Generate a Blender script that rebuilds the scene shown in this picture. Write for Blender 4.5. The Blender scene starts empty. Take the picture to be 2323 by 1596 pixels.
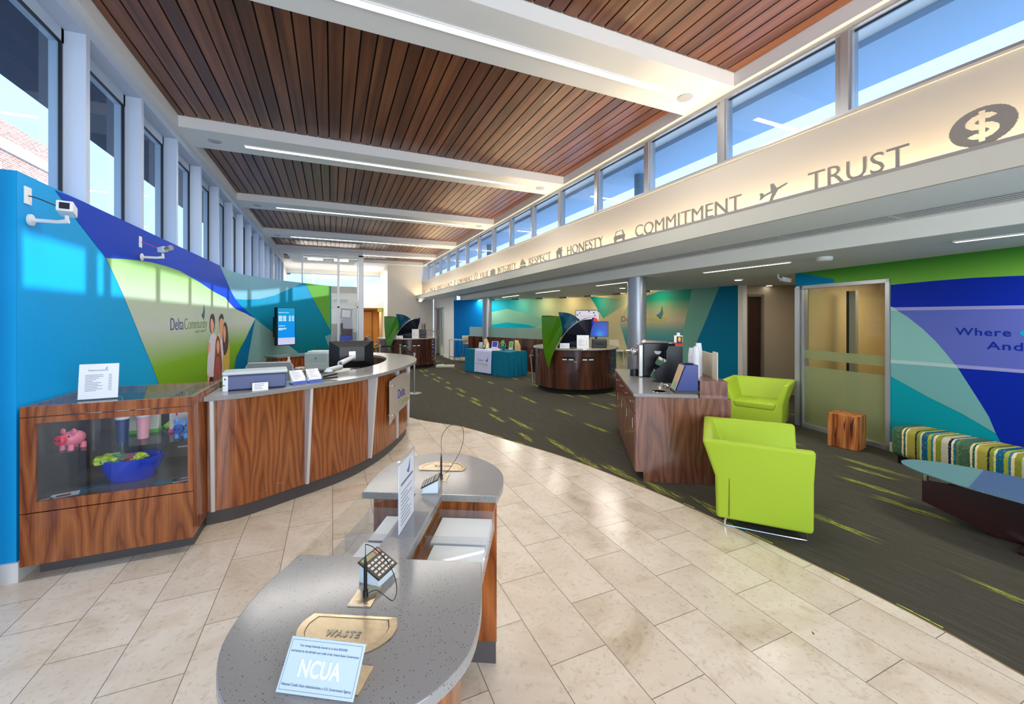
import bpy, bmesh, math, random
from mathutils import Vector, Matrix
random.seed(7)
sc = bpy.context.scene
PI = math.pi
# ------------------------------------------------------------------ camera
EYE = 1.75; FOC = 930.0; CX = 1161.5; HY = 721.0
TH = math.atan((CX-753)/FOC); SN, CS = math.sin(TH), math.cos(TH)
cam = bpy.data.cameras.new('camera'); camo = bpy.data.objects.new('camera', cam)
sc.collection.objects.link(camo); sc.camera = camo
cam.sensor_fit = 'HORIZONTAL'; cam.sensor_width = 36; cam.lens = 36*FOC/2323
cam.shift_y = -(798-HY)/2323; cam.clip_start = .02; cam.clip_end = 300
camo.location = (0, 0, EYE); camo.rotation_euler = (PI/2, 0, -TH)
# ------------------------------------------------------------------ world, sun, exposure
sc.view_settings.view_transform = 'Standard'; sc.view_settings.look = 'None'
sc.view_settings.gamma = 1; sc.view_settings.use_curve_mapping = False
sc.view_settings.exposure = 0.18
w = bpy.data.worlds.new('sky'); sc.world = w; w.use_nodes = True
bg = w.node_tree.nodes['Background']; bg.inputs[0].default_value = (.42, .66, 1, 1); bg.inputs[1].default_value = 2.4
def light(name, kind, loc, rot, energy, color=(1,1,1), size=1, sy=None, spread=None):
    l = bpy.data.lights.new(name, kind); l.energy = energy; l.color = color
    if kind == 'AREA':
        l.shape = 'RECTANGLE'; l.size = size; l.size_y = sy or size
        if spread: l.spread = spread
    o = bpy.data.objects.new(name, l); o.location = loc; o.rotation_euler = rot
    sc.collection.objects.link(o); return o
sun = light('sun', 'SUN', (20, 4, 8), (0, 0, 0), 5.0, (1, .95, .88))
sun.data.angle = .012
sun.rotation_euler = Vector((-1, -.12, -.262)).to_track_quat('-Z', 'Y').to_euler()
# unseen fill lamp added behind the camera, standing for daylight from an assumed storefront
light('entrance_fill', 'AREA', (1.2, -3.6, 2.2), (PI/2, 0, 0), 320, (.9, .95, 1), 5.6, 3.2)
# ------------------------------------------------------------------ helpers
def lin(c):
    return tuple((x/255/12.92 if x/255 <= .04045 else ((x/255+.055)/1.055)**2.4) for x in c)
MATS = {}
def mat(name, rgb, rough=.5, metal=0, spec=.5, coat=0, emit=None, es=0, alpha=1, trans=0):
    if name in MATS: return MATS[name]
    m = bpy.data.materials.new(name); m.use_nodes = True
    b = m.node_tree.nodes['Principled BSDF']
    c = lin(rgb)
    b.inputs['Base Color'].default_value = (*c, 1); b.inputs['Roughness'].default_value = rough
    b.inputs['Metallic'].default_value = metal; b.inputs['Specular IOR Level'].default_value = spec
    b.inputs['Coat Weight'].default_value = coat
    b.inputs['Transmission Weight'].default_value = trans
    if emit:
        b.inputs['Emission Color'].default_value = (*lin(emit), 1); b.inputs['Emission Strength'].default_value = es
    # a faint procedural unevenness of the finish
    nt = m.node_tree; n = nt.nodes.new('ShaderNodeTexNoise'); n.inputs['Scale'].default_value = 9
    mr = nt.nodes.new('ShaderNodeMapRange'); mr.inputs['To Min'].default_value = max(0, rough-.03); mr.inputs['To Max'].default_value = min(1, rough+.03)
    nt.links.new(n.outputs[0], mr.inputs[0]); nt.links.new(mr.outputs[0], b.inputs['Roughness'])
    MATS[name] = m; return m
def glass(name, tint=(1,1,1), refl=1.0, rough=0, frost=0, col=(200,210,205), ior=1.45):
    """thin architectural glass: clear see-through sheet with Fresnel mirror; frost adds a translucent white film"""
    if name in MATS: return MATS[name]
    m = bpy.data.materials.new(name); m.use_nodes = True; nt = m.node_tree; nt.nodes.clear()
    o = nt.nodes.new('ShaderNodeOutputMaterial'); tr = nt.nodes.new('ShaderNodeBsdfTransparent'); tr.inputs[0].default_value = (*tint, 1)
    gl = nt.nodes.new('ShaderNodeBsdfGlossy'); gl.inputs['Roughness'].default_value = rough
    fr = nt.nodes.new('ShaderNodeFresnel'); fr.inputs[0].default_value = ior
    mul = nt.nodes.new('ShaderNodeMath'); mul.operation = 'MULTIPLY'; mul.inputs[1].default_value = refl
    geo = nt.nodes.new('ShaderNodeNewGeometry'); inv = nt.nodes.new('ShaderNodeMath'); inv.operation = 'SUBTRACT'; inv.inputs[0].default_value = 1
    m2 = nt.nodes.new('ShaderNodeMath'); m2.operation = 'MULTIPLY'
    nt.links.new(geo.outputs['Backfacing'], inv.inputs[1])
    nt.links.new(fr.outputs[0], mul.inputs[0]); nt.links.new(mul.outputs[0], m2.inputs[0]); nt.links.new(inv.outputs[0], m2.inputs[1])
    mx = nt.nodes.new('ShaderNodeMixShader'); nt.links.new(m2.outputs[0], mx.inputs[0])
    base = tr
    if frost:
        df = nt.nodes.new('ShaderNodeBsdfDiffuse'); df.inputs[0].default_value = (*lin(col), 1)
        tl = nt.nodes.new('ShaderNodeBsdfTranslucent'); tl.inputs[0].default_value = (*lin(col), 1)
        a = nt.nodes.new('ShaderNodeMixShader'); a.inputs[0].default_value = .5
        nt.links.new(df.outputs[0], a.inputs[1]); nt.links.new(tl.outputs[0], a.inputs[2])
        f = nt.nodes.new('ShaderNodeMixShader'); f.inputs[0].default_value = frost
        nt.links.new(tr.outputs[0], f.inputs[1]); nt.links.new(a.outputs[0], f.inputs[2]); base = f
    nt.links.new(base.outputs[0], mx.inputs[1]); nt.links.new(gl.outputs[0], mx.inputs[2]); nt.links.new(mx.outputs[0], o.inputs[0])
    MATS[name] = m; return m
def N(m, t, **kw):
    n = m.node_tree.nodes.new(t)
    for k, v in kw.items():
        if k in n.inputs.keys(): n.inputs[k].default_value = v
        else: setattr(n, k, v)
    return n
def ramp(m, stops, fac=None, interp='LINEAR'):
    r = m.node_tree.nodes.new('ShaderNodeValToRGB'); cr = r.color_ramp; cr.interpolation = interp
    while len(cr.elements) < len(stops): cr.elements.new(.5)
    for e, (p, c) in zip(cr.elements, stops): e.position = p; e.color = (*lin(c), 1)
    if fac is not None: m.node_tree.links.new(fac, r.inputs[0])
    return r
def coords(m, scale=(1,1,1), loc=(0,0,0), rot=(0,0,0)):
    tc = N(m, 'ShaderNodeTexCoord'); mp = N(m, 'ShaderNodeMapping')
    mp.inputs['Scale'].default_value = scale; mp.inputs['Location'].default_value = loc; mp.inputs['Rotation'].default_value = rot
    m.node_tree.links.new(tc.outputs['Object'], mp.inputs[0]); return mp.outputs[0]
def L(m, a, b): m.node_tree.links.new(a, b)
def bsdf(m): return m.node_tree.nodes['Principled BSDF']
def mixc(m, fac, a, b, mode='MIX'):
    x = N(m, 'ShaderNodeMixRGB'); x.blend_type = mode
    for i, v in zip((0, 1, 2), (fac, a, b)):
        if hasattr(v, 'links'): L(m, v, x.inputs[i])
        elif i == 0: x.inputs[0].default_value = v
        else: x.inputs[i].default_value = (*lin(v), 1)
    return x.outputs[0]
def wood(name, c1, c2, c3, scale=(7, 7, .55), rough=.28, coat=.3, rnd=False):
    m = mat(name, c2, rough, coat=coat)
    v = coords(m, scale)
    if rnd:
        g = N(m, 'ShaderNodeNewGeometry'); ad = N(m, 'ShaderNodeVectorMath'); ad.operation = 'ADD'
        sc_ = N(m, 'ShaderNodeVectorMath'); sc_.operation = 'SCALE'; sc_.inputs['Scale'].default_value = 40
        cb = N(m, 'ShaderNodeCombineXYZ'); L(m, g.outputs['Random Per Island'], cb.inputs[0]); L(m, g.outputs['Random Per Island'], cb.inputs[1]); L(m, g.outputs['Random Per Island'], cb.inputs[2])
        L(m, cb.outputs[0], sc_.inputs[0]); L(m, v, ad.inputs[0]); L(m, sc_.outputs[0], ad.inputs[1]); v = ad.outputs[0]
    n1 = N(m, 'ShaderNodeTexNoise', Scale=1.0, Detail=2.0, Distortion=.2); L(m, v, n1.inputs['Vector'])
    mu = N(m, 'ShaderNodeMath'); mu.operation = 'MULTIPLY'; mu.inputs[1].default_value = 7; L(m, n1.outputs[0], mu.inputs[0])
    fr = N(m, 'ShaderNodeMath'); fr.operation = 'PINGPONG'; fr.inputs[1].default_value = 1; L(m, mu.outputs[0], fr.inputs[0])
    r = ramp(m, [(0, c1), (.45, c2), (1, c3)], fr.outputs[0])
    fine = N(m, 'ShaderNodeTexNoise', Scale=1.0, Detail=3.0); v2 = coords(m, (scale[0]*12, scale[1]*12, scale[2]*4)); L(m, v2, fine.inputs['Vector'])
    fr2 = ramp(m, [(.35, (170, 170, 170)), (.65, (255, 255, 255))], fine.outputs[0])
    out = mixc(m, .45, r.outputs[0], fr2.outputs[0], 'MULTIPLY')
    if rnd:
        gr = ramp(m, [(0, (205, 205, 205)), (1, (255, 255, 255))], g.outputs['Random Per Island'])
        out = mixc(m, .6, out, gr.outputs[0], 'MULTIPLY')
    L(m, out, bsdf(m).inputs['Base Color']); return m

def tag(o, label=None, cat=None, group=None, kind=None):
    if label: o['label'] = label
    if cat: o['category'] = cat
    if group: o['group'] = group
    if kind: o['kind'] = kind
    return o
def thing(name, label, cat, loc=(0,0,0), rz=0, group=None):
    o = bpy.data.objects.new(name, None); sc.collection.objects.link(o)
    o.location = loc; o.rotation_euler = (0, 0, rz); o.empty_display_size = .1
    return tag(o, label, cat, group)
def dup(root, loc=None, rz=None, label=None, group=None):
    r = root.copy(); sc.collection.objects.link(r)
    if loc is not None: r.location = loc
    if rz is not None: r.rotation_euler = (0, 0, rz)
    if label: r['label'] = label
    if group: r['group'] = group
    for ch in list(root.children):
        c = ch.copy(); sc.collection.objects.link(c); c.parent = r
        for g in list(ch.children):
            d = g.copy(); sc.collection.objects.link(d); d.parent = c
    return r
class MB:
    def __init__(s): s.v = []; s.f = []; s.m = []; s.mi = 0; s.M = Matrix.Identity(4)
    def add(s, vs, fs):
        k = len(s.v)
        s.v += [tuple(s.M @ Vector(p)) for p in vs]
        for f in fs: s.f.append([i+k for i in f]); s.m.append(s.mi)
        return s
    def box(s, x0, x1, y0, y1, z0, z1):
        return s.add([(x0,y0,z0),(x1,y0,z0),(x1,y1,z0),(x0,y1,z0),(x0,y0,z1),(x1,y0,z1),(x1,y1,z1),(x0,y1,z1)],
                     [(0,3,2,1),(4,5,6,7),(0,1,5,4),(1,2,6,5),(2,3,7,6),(3,0,4,7)])
    def prism(s, pts, z0, z1):
        n = len(pts)
        if sum(pts[i][0]*pts[(i+1)%n][1]-pts[(i+1)%n][0]*pts[i][1] for i in range(n)) < 0: pts = pts[::-1]
        return s.add([(p[0],p[1],z0) for p in pts]+[(p[0],p[1],z1) for p in pts],
                     [tuple(range(n-1,-1,-1)), tuple(range(n, 2*n))]+[(i,(i+1)%n,n+(i+1)%n,n+i) for i in range(n)])
    def sheet(s, fn, pts, t):
        """polygon pts (u,v) mapped by fn(u,v,w) and given thickness t"""
        n = len(pts)
        return s.add([fn(u,v,0) for u,v in pts]+[fn(u,v,t) for u,v in pts],
                     [tuple(range(n-1,-1,-1)), tuple(range(n,2*n))]+[(i,(i+1)%n,n+(i+1)%n,n+i) for i in range(n)])
    def tube(s, pts, r, n=10, closed=False):
        P = [Vector(p) for p in pts]; rs = r if isinstance(r, (list, tuple)) else [r]*len(P)
        rings = []; prev = None
        for i, p in enumerate(P):
            a = P[i-1] if (i > 0 or closed) else p; b = P[(i+1) % len(P)] if (i < len(P)-1 or closed) else p
            t = (b-a).normalized()
            if prev is None: prev = t.orthogonal().normalized()
            prev = (prev - t*prev.dot(t)).normalized(); q = t.cross(prev)
            rings.append([p+(prev*math.cos(2*PI*k/n)+q*math.sin(2*PI*k/n))*rs[i] for k in range(n)])
        vs = [v for R in rings for v in R]; fs = []
        m = len(P)
        for i in range(m if closed else m-1):
            for k in range(n):
                j = (i+1) % m; fs.append((i*n+k, i*n+(k+1)%n, j*n+(k+1)%n, j*n+k))
        if not closed: fs += [tuple(range(n-1,-1,-1)), tuple(range((m-1)*n, m*n))]
        return s.add(vs, fs)
    def lathe(s, prof, cx=0, cy=0, n=32, a0=0, a1=2*PI):
        full = abs(a1-a0-2*PI) < 1e-6; cnt = n if full else n+1
        vs = []; fs = []
        for (r, z) in prof:
            for k in range(cnt):
                a = a0+(a1-a0)*k/n; vs.append((cx+r*math.cos(a), cy+r*math.sin(a), z))
        for i in range(len(prof)-1):
            for k in range(n):
                j = (k+1) % cnt; fs.append((i*cnt+k, i*cnt+j, (i+1)*cnt+j, (i+1)*cnt+k))
        if full:
            if prof[0][0] > 1e-6: fs.append(tuple(range(cnt-1, -1, -1)))
            if prof[-1][0] > 1e-6: fs.append(tuple(range((len(prof)-1)*cnt, len(prof)*cnt)))
        return s.add(vs, fs)
    def sph(s, c, r, sx=1, sy=1, sz=1, n=20):
        prof = [(math.sin(PI*i/n), -math.cos(PI*i/n)) for i in range(n+1)]
        k = len(s.v); M = s.M; s.M = M @ Matrix.Translation(c) @ Matrix.Diagonal((r*sx, r*sy, r*sz, 1)); s.lathe([(max(a, 1e-5), b) for a, b in prof], n=n); s.M = M; return s
    def build(s, name, mats, parent=None, bevel=0, smooth=False, label=None, seg=2, auto=None):
        me = bpy.data.meshes.new(name); me.from_pydata(s.v, [], s.f)
        mats = mats if isinstance(mats, (list, tuple)) else [mats]
        for m in mats: me.materials.append(m)
        me.polygons.foreach_set('material_index', s.m)
        bm = bmesh.new(); bm.from_mesh(me); bmesh.ops.remove_doubles(bm, verts=bm.verts, dist=1e-6); bmesh.ops.recalc_face_normals(bm, faces=bm.faces)
        ang = auto or .6
        if smooth:
            for f in bm.faces: f.smooth = True
            for e in bm.edges:
                if len(e.link_faces) == 2 and e.calc_face_angle(0) > ang: e.smooth = False
        bm.to_mesh(me); bm.free()
        o = bpy.data.objects.new(name, me); sc.collection.objects.link(o)
        if parent: o.parent = parent
        if bevel:
            b = o.modifiers.new('bevel', 'BEVEL'); b.width = bevel; b.segments = seg; b.limit_method = 'ANGLE'; b.angle_limit = .7
            b.harden_normals = False
        if label: o['label'] = label
        return o
def struct(o): o['kind'] = 'structure'; return o
def U(px, py, z=0):
    u = (px-CX)/FOC; d = FOC*(EYE-z)/(py-HY); return (d*(SN+u*CS), d*(CS-u*SN))
def ray(px, py):
    u = (px-CX)/FOC; return Vector((SN+u*CS, CS-u*SN, (HY-py)/FOC))
def smooth_path(pts, k=6, closed=False):
    out = []; n = len(pts)
    for i in range(n if closed else n-1):
        p = [Vector(pts[j % n] if closed else pts[max(0, min(n-1, j))]) for j in (i-1, i, i+1, i+2)]
        for t in range(k):
            t /= k
            out.append(tuple(.5*((2*p[1])+(p[2]-p[0])*t+(2*p[0]-5*p[1]+4*p[2]-p[3])*t*t+(3*p[1]-p[0]-3*p[2]+p[3])*t**3)))
    if not closed: out.append(tuple(pts[-1]))
    return out
def arc(cx, cy, r, a0, a1, n=16): return [(cx+r*math.cos(a0+(a1-a0)*i/n), cy+r*math.sin(a0+(a1-a0)*i/n)) for i in range(n+1)]
def text2d(s, width=None, height=None, bold=0, gap=1.0):
    """text outlines as flat polygons, origin at the left end of the base line"""
    c = bpy.data.curves.new('lettering', 'FONT'); c.body = s; c.size = 1; c.offset = bold; c.space_character = gap; c.resolution_u = 3
    o = bpy.data.objects.new('lettering', c); sc.collection.objects.link(o); bpy.context.view_layer.update()
    me = bpy.data.meshes.new_from_object(o)
    vs = [(v.co.x, v.co.y) for v in me.vertices]; fs = [tuple(p.vertices) for p in me.polygons]
    bpy.data.objects.remove(o); bpy.data.curves.remove(c); bpy.data.meshes.remove(me)
    if not vs: return [], []
    x0 = min(v[0] for v in vs); x1 = max(v[0] for v in vs)
    sx = width/(x1-x0) if width else None; sy = height/.72 if height else None
    sx = sx or sy; sy = sy or sx
    return [((x-x0)*sx, y*sy) for x, y in vs], fs
def put_text(mb, s, fn, t=.0008, **kw):
    """extruded lettering: fn(u,v,w) gives the place"""
    vs, fs = text2d(s, **kw)
    if not vs: return
    n = len(vs); cnt = {}
    for f in fs:
        for i in range(len(f)):
            e = (f[i], f[(i+1) % len(f)]); cnt[tuple(sorted(e))] = cnt.get(tuple(sorted(e)), []) + [e]
    side = [e[0] for e in cnt.values() if len(e) == 1]
    mb.add([fn(u, v, 0) for u, v in vs]+[fn(u, v, t) for u, v in vs],
           [tuple(reversed(f)) for f in fs]+[tuple(i+n for i in f) for f in fs]+[(a, b, b+n, a+n) for a, b in side])
# ------------------------------------------------------------------ materials
WHITE = mat('white_paint', (225, 225, 224), .6)
WARM = mat('warm_paint', (206, 202, 190), .6)
BEIGE = mat('beige_paint', (172, 160, 140), .6)
GREYP = mat('grey_soffit_paint', (150, 152, 148), .6)
LOWC = mat('low_ceiling_paint', (216, 216, 214), .7)
FRAME = mat('silver_window_frame', (176, 178, 182), .35, .55)
DARKG = mat('black_gasket', (20, 22, 26), .5)
BLACK = mat('black_plastic', (14, 14, 16), .35)
BLACKM = mat('black_backing', (8, 7, 6), .8)
CHROME = mat('chrome', (220, 220, 224), .12, 1)
STEEL = mat('brushed_steel', (178, 176, 172), .32, .9)
WHITEP = mat('white_plastic', (222, 226, 230), .4)
PAPER = mat('white_paper', (235, 236, 240), .6)
KICK = mat('grey_toe_kick', (78, 72, 72), .5)
CREAM = mat('cream_laminate', (205, 198, 178), .5)
TRANSP = glass('clear_glass', (.97, .985, .98), 1.0)
WINGL = glass('window_glass', (.86, .93, .98), 1.0)
ACRY = glass('clear_acrylic', (.95, .96, .98), 1.0, frost=.10, col=(225, 228, 240))
FROST = glass('frosted_glass', (.85, .9, .88), .7, frost=.5, col=(185, 195, 185))
def cathedral(name, stops, w=.16, rough=.26):
    m = mat(name, stops[1][1], rough, coat=.3); v = coords(m)
    def M_(op, a, b=None):
        n = N(m, 'ShaderNodeMath'); n.operation = op
        for i, x in enumerate((a, b)):
            if x is None: continue
            if hasattr(x, 'links'): L(m, x, n.inputs[i])
            else: n.inputs[i].default_value = x
        return n.outputs[0]
    sp = N(m, 'ShaderNodeSeparateXYZ'); L(m, v, sp.inputs[0])
    n1 = N(m, 'ShaderNodeTexNoise', Scale=1.0, Detail=3.0); L(m, coords(m, (2.5, 2.5, 1.1)), n1.inputs['Vector'])
    n2 = N(m, 'ShaderNodeTexNoise', Scale=1.0, Detail=4.0); L(m, coords(m, (9, 9, .8)), n2.inputs['Vector'])
    u = M_('ADD', M_('ADD', sp.outputs[0], sp.outputs[1]), M_('MULTIPLY', n1.outputs[0], .22))
    q = M_('POWER', M_('DIVIDE', M_('PINGPONG', u, w), w), 1.5)
    f = M_('ADD', M_('ADD', M_('MULTIPLY', q, 1.1), M_('MULTIPLY', sp.outputs[2], .9)), M_('MULTIPLY', n2.outputs[0], .9))
    g = M_('PINGPONG', M_('MULTIPLY', f, 3.4), 1)
    r = ramp(m, stops, g)
    fine = N(m, 'ShaderNodeTexNoise', Scale=1.0, Detail=3.0); L(m, coords(m, (110, 110, 2.5)), fine.inputs['Vector'])
    fr = ramp(m, [(.35, (175, 175, 175)), (.65, (255, 255, 255))], fine.outputs[0])
    L(m, mixc(m, .5, r.outputs[0], fr.outputs[0], 'MULTIPLY'), bsdf(m).inputs['Base Color']); return m
WALNUT = cathedral('walnut_veneer', [(0, (116, 56, 20)), (.2, (142, 74, 30)), (.6, (156, 86, 38)), (1, (172, 100, 48))])
WALNUT_PLAIN = wood('walnut_plain', (92, 42, 14), (158, 84, 34), (182, 106, 48), (4, 4, .34))
WALD = wood('dark_walnut_veneer', (56, 30, 22), (86, 48, 34), (104, 62, 46), (3.2, 3.2, .3), rough=.22)
WALR = cathedral('red_walnut_veneer', [(0, (100, 58, 42)), (.2, (120, 72, 54)), (.6, (132, 82, 62)), (1, (146, 94, 72))])
TEAK = wood('teak_planks', (98, 56, 36), (126, 74, 46), (146, 92, 60), (3.5, .12, 3.5), rough=.38, coat=.04, rnd=True)
QZ = mat('grey_quartz', (128, 128, 130), .16)
def _qz():
    m = QZ; v = coords(m); vo = N(m, 'ShaderNodeTexVoronoi', Scale=120.0); L(m, v, vo.inputs['Vector'])
    r = ramp(m, [(0, (255, 255, 255)), (.15, (255, 255, 255)), (.20, (0, 0, 0))], vo.outputs['Distance'])
    n = N(m, 'ShaderNodeTexNoise', Scale=45.0, Detail=2.0); L(m, v, n.inputs['Vector'])
    keep = ramp(m, [(.47, (0, 0, 0)), (.49, (255, 255, 255))], n.outputs[0])
    n2 = N(m, 'ShaderNodeTexNoise', Scale=400.0); L(m, v, n2.inputs['Vector'])
    base = ramp(m, [(.3, (132, 130, 129)), (.7, (148, 146, 144))], n2.outputs[0])
    k = mixc(m, 1.0, keep.outputs[0], r.outputs[0], 'MULTIPLY'); L(m, mixc(m, k, base.outputs[0], (52, 52, 54)), bsdf(m).inputs['Base Color'])
_qz()
QZL = mat('warm_quartz', (150, 144, 136), .14)
def _floor():
    m = mat('travertine_tiles', (200, 186, 162), .22); v = coords(m)
    sp = N(m, 'ShaderNodeSeparateXYZ'); L(m, v, sp.inputs[0]); cb = N(m, 'ShaderNodeCombineXYZ')
    ax = N(m, 'ShaderNodeMath'); ax.operation = 'SUBTRACT'; ax.inputs[1].default_value = 1.01 - .335*60; L(m, sp.outputs[0], ax.inputs[0])
    ay = N(m, 'ShaderNodeMath'); ay.operation = 'SUBTRACT'; ay.inputs[1].default_value = 1.465 - .69*40; L(m, sp.outputs[1], ay.inputs[0])
    L(m, ay.outputs[0], cb.inputs[0]); L(m, ax.outputs[0], cb.inputs[1])
    b = N(m, 'ShaderNodeTexBrick'); b.offset = .5; b.offset_frequency = 2
    for k, val in (('Scale', 1), ('Mortar Size', .0022), ('Mortar Smooth', .1), ('Bias', 0), ('Brick Width', .69), ('Row Height', .335)): b.inputs[k].default_value = val
    b.inputs['Color1'].default_value = (0, 0, 0, 1); b.inputs['Color2'].default_value = (1, 1, 1, 1); b.inputs['Mortar'].default_value = (.5, .5, .5, 1)
    L(m, cb.outputs[0], b.inputs['Vector'])
    # every tile gets its own piece of the stone
    ad = N(m, 'ShaderNodeVectorMath'); ad.operation = 'MULTIPLY_ADD'; L(m, b.outputs['Color'], ad.inputs[0]); ad.inputs[1].default_value = (7, 7, 7); L(m, v, ad.inputs[2])
    n1 = N(m, 'ShaderNodeTexNoise', Scale=1.7, Detail=7.0, Roughness=.6, Distortion=.6); L(m, ad.outputs[0], n1.inputs['Vector'])
    r1 = ramp(m, [(.30, (190, 174, 152)), (.42, (212, 198, 178)), (.55, (222, 210, 192)), (.72, (206, 190, 166))], n1.outputs[0])
    n2 = N(m, 'ShaderNodeTexNoise', Scale=4.0, Detail=7.0, Roughness=.68, Distortion=.6); L(m, ad.outputs[0], n2.inputs['Vector'])
    k2 = ramp(m, [(.56, (0, 0, 0)), (.72, (190, 190, 190))], n2.outputs[0])
    c = mixc(m, k2.outputs[0], r1.outputs[0], (176, 150, 114))
    n3 = N(m, 'ShaderNodeTexNoise', Scale=34.0, Detail=5.0, Roughness=.6); L(m, ad.outputs[0], n3.inputs['Vector'])
    k3 = ramp(m, [(.36, (206, 198, 188)), (.44, (255, 255, 255))], n3.outputs[0])
    c = mixc(m, .38, c, k3.outputs[0], 'MULTIPLY')
    tt = ramp(m, [(0, (232, 226, 220)), (1, (255, 255, 255))], b.outputs['Color']); c = mixc(m, .45, c, tt.outputs[0], 'MULTIPLY')
    c = mixc(m, b.outputs['Fac'], c, (120, 112, 100))
    L(m, c, bsdf(m).inputs['Base Color']); return m
TRAV = _floor()
def _carpet():
    m = mat('dark_carpet', (58, 58, 50), .95, spec=.1); v = coords(m, (60, 1.2, 1))
    n = N(m, 'ShaderNodeTexNoise', Scale=2.0, Detail=5.0, Roughness=.7); L(m, v, n.inputs['Vector'])
    r = ramp(m, [(.3, (66, 64, 56)), (.52, (80, 77, 67)), (.72, (100, 97, 86))], n.outputs[0])
    v2 = coords(m, (1, 1, 1)); n2 = N(m, 'ShaderNodeTexNoise', Scale=500.0); L(m, v2, n2.inputs['Vector'])
    r2 = ramp(m, [(.3, (150, 150, 150)), (.7, (255, 255, 255))], n2.outputs[0])
    L(m, mixc(m, .6, r.outputs[0], r2.outputs[0], 'MULTIPLY'), bsdf(m).inputs['Base Color']); return m
CARPET = _carpet()
LIME = mat('lime_carpet_yarn', (200, 210, 84), .95, spec=.1)
CHAIRG = mat('lime_upholstery', (162, 188, 46), .55, spec=.35)
TEALC = mat('teal_cloth', (0, 104, 132), .8, spec=.2)
LAMP = mat('lamp_diffuser', (255, 255, 255), .5, emit=(255, 246, 232), es=9)
LAMPL = mat('low_lamp_diffuser', (255, 255, 255), .5, emit=(255, 246, 230), es=9)
# ------------------------------------------------------------------ setting
H = 4.41; ZB = 4.266; ZL = 2.49; XL = -1.92; XR = 4.05; YB = -4.0; YE = 20.2
# floor border between stone and carpet
bord = [(1.0, 9.0), (1.24, 7.39), (1.93, 6.35), (2.34, 5.34), (2.70, 4.39), (2.95, 3.33), (3.05, 2.66), (3.11, 2.1), (3.14, 1.6), (3.14, 1.2), (3.10, .83), (2.9, -.6), (2.3, -2.2), (1.6, YB)]
bs = smooth_path(bord, 5)
mb = MB(); mb.add([(-2.3, YB, 0), *[(x, y, 0) for x, y in bs[::-1]], (-2.3, 9.0, 0)], [tuple(range(len(bs)+2))]); 
struct(mb.build('floor', TRAV))
mb = MB()
far = [(1.0, 9.0, -.002)]
mb.add([*[(x, y, -.001) for x, y in bs], (12.5, YB, -.001), (12.5, 26, -.001), (-2.3, 26, -.001), (-2.3, 9.0, -.001)], [tuple(range(len(bs)+4))])
# tufted lime strokes: clusters of fine crossing yarns running along the hall
mb.mi = 1
def stroke(x, y0, y1, w=.05, n=6):
    for k in range(n):
        a = y0+(y1-y0)*random.random()*.6; b = a+(y1-y0)*random.uniform(.25, .45)
        xa = x+random.uniform(-w, w); xb = x+random.uniform(-w, w); t = random.uniform(.0012, .0026)
        xm = (xa+xb)/2+random.uniform(-w, w)*.5; ym = (a+b)/2
        mb.add([(xa, a, .0015), (xm-t, ym, .0015), (xb, b, .0015), (xm+t, ym, .0015)], [(0, 1, 2, 3)])
def on_carpet(x, y):
    for (xa, ya), (xb, yb) in zip(bs, bs[1:]):
        if yb <= y <= ya: return x > xa+(xb-xa)*(ya-y)/(ya-yb+1e-6)+.06
    return True
for xc in (2.66, 2.86, 3.9, 4.85, 5.15, 5.62, 5.85, 7.6, 8.0):
    y = YB + random.random()*.5
    while y < 19:
        ln = random.uniform(.5, 1.1)
        if on_carpet(xc, y) and on_carpet(xc, y+ln): stroke(xc+random.uniform(-.05, .05), y, y+ln, .05, 26)
        y += ln+random.uniform(.12, .5)
for x_, a_, b_ in ((2.84, 3.9, 4.5), (2.98, 3.35, 4.2), (3.08, 2.9, 3.6), (3.2, 2.4, 3.0)): stroke(x_, a_, b_, .06, 26)
for (xa, ya), (xb, yb) in zip(bs, bs[1:]):
    if 0 < ya < 7 and random.random() < .3: 
        t = .005; mb.add([(xa+.02, ya, .0015), (xb+.02, yb, .0015), (xb+.02+t*2, yb, .0015), (xa+.02+t, ya, .0015)], [(0, 1, 2, 3)])
struct(mb.build('floor', [CARPET, LIME]))
mb = MB(); mb.tube([(x, y, .001) for x, y in bs], .004, 6); struct(mb.build('trim_1', mat('bronze_edge_strip', (120, 104, 70), .4, .8)))
# ---- high ceiling: white grid with recessed teak bays
beams = [(-.44, .26), (3.11, 3.81), (6.69, 7.39), (10.32, 11.02), (13.95, 14.65), (17.0, 17.7)]
XW0, XW1 = -1.846, 4.0
mb = MB(); mb.box(-2.14, XW0, YB, YE, ZB, H+.3); mb.box(XW1, XR+.35, YB, YE, ZB, H+.3)
for a, b in beams: mb.box(XW0, XW1, a, b, ZB, H+.3)
mb.box(XW0, XW1, YB, YB+.2, ZB, H+.3); mb.box(XW0, XW1, 19.7, YE+6, ZB, H+.3); mb.box(-2.6, XW0, YE, YE+6, ZB, H+.3)
struct(mb.build('ceiling', WHITE))
bays = [(YB+.2, -.44), (.26, 3.11), (3.81, 6.69), (7.39, 10.32), (11.02, 13.95), (14.65, 17.0), (17.7, 19.7)]
npl = 41; pw = (XW1-XW0)/40.4
for a, b in bays:
    mb = MB()
    for i in range(npl):
        x = XW0+(i-.5)*pw; mb.box(max(x+.008, XW0+.004), min(x+pw-.008, XW1-.004), a+.012, b-.012, H, H+.02)
    mb.mi = 1; mb.box(XW0, XW1, a, b, H+.03, H+.05)
    struct(mb.build('ceiling', [TEAK, BLACKM]))
mb = MB(); mb.box(-3.0, XR+1.15, YB, YE+6, H+.31, H+.45); struct(mb.build('roof', WHITE))
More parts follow.
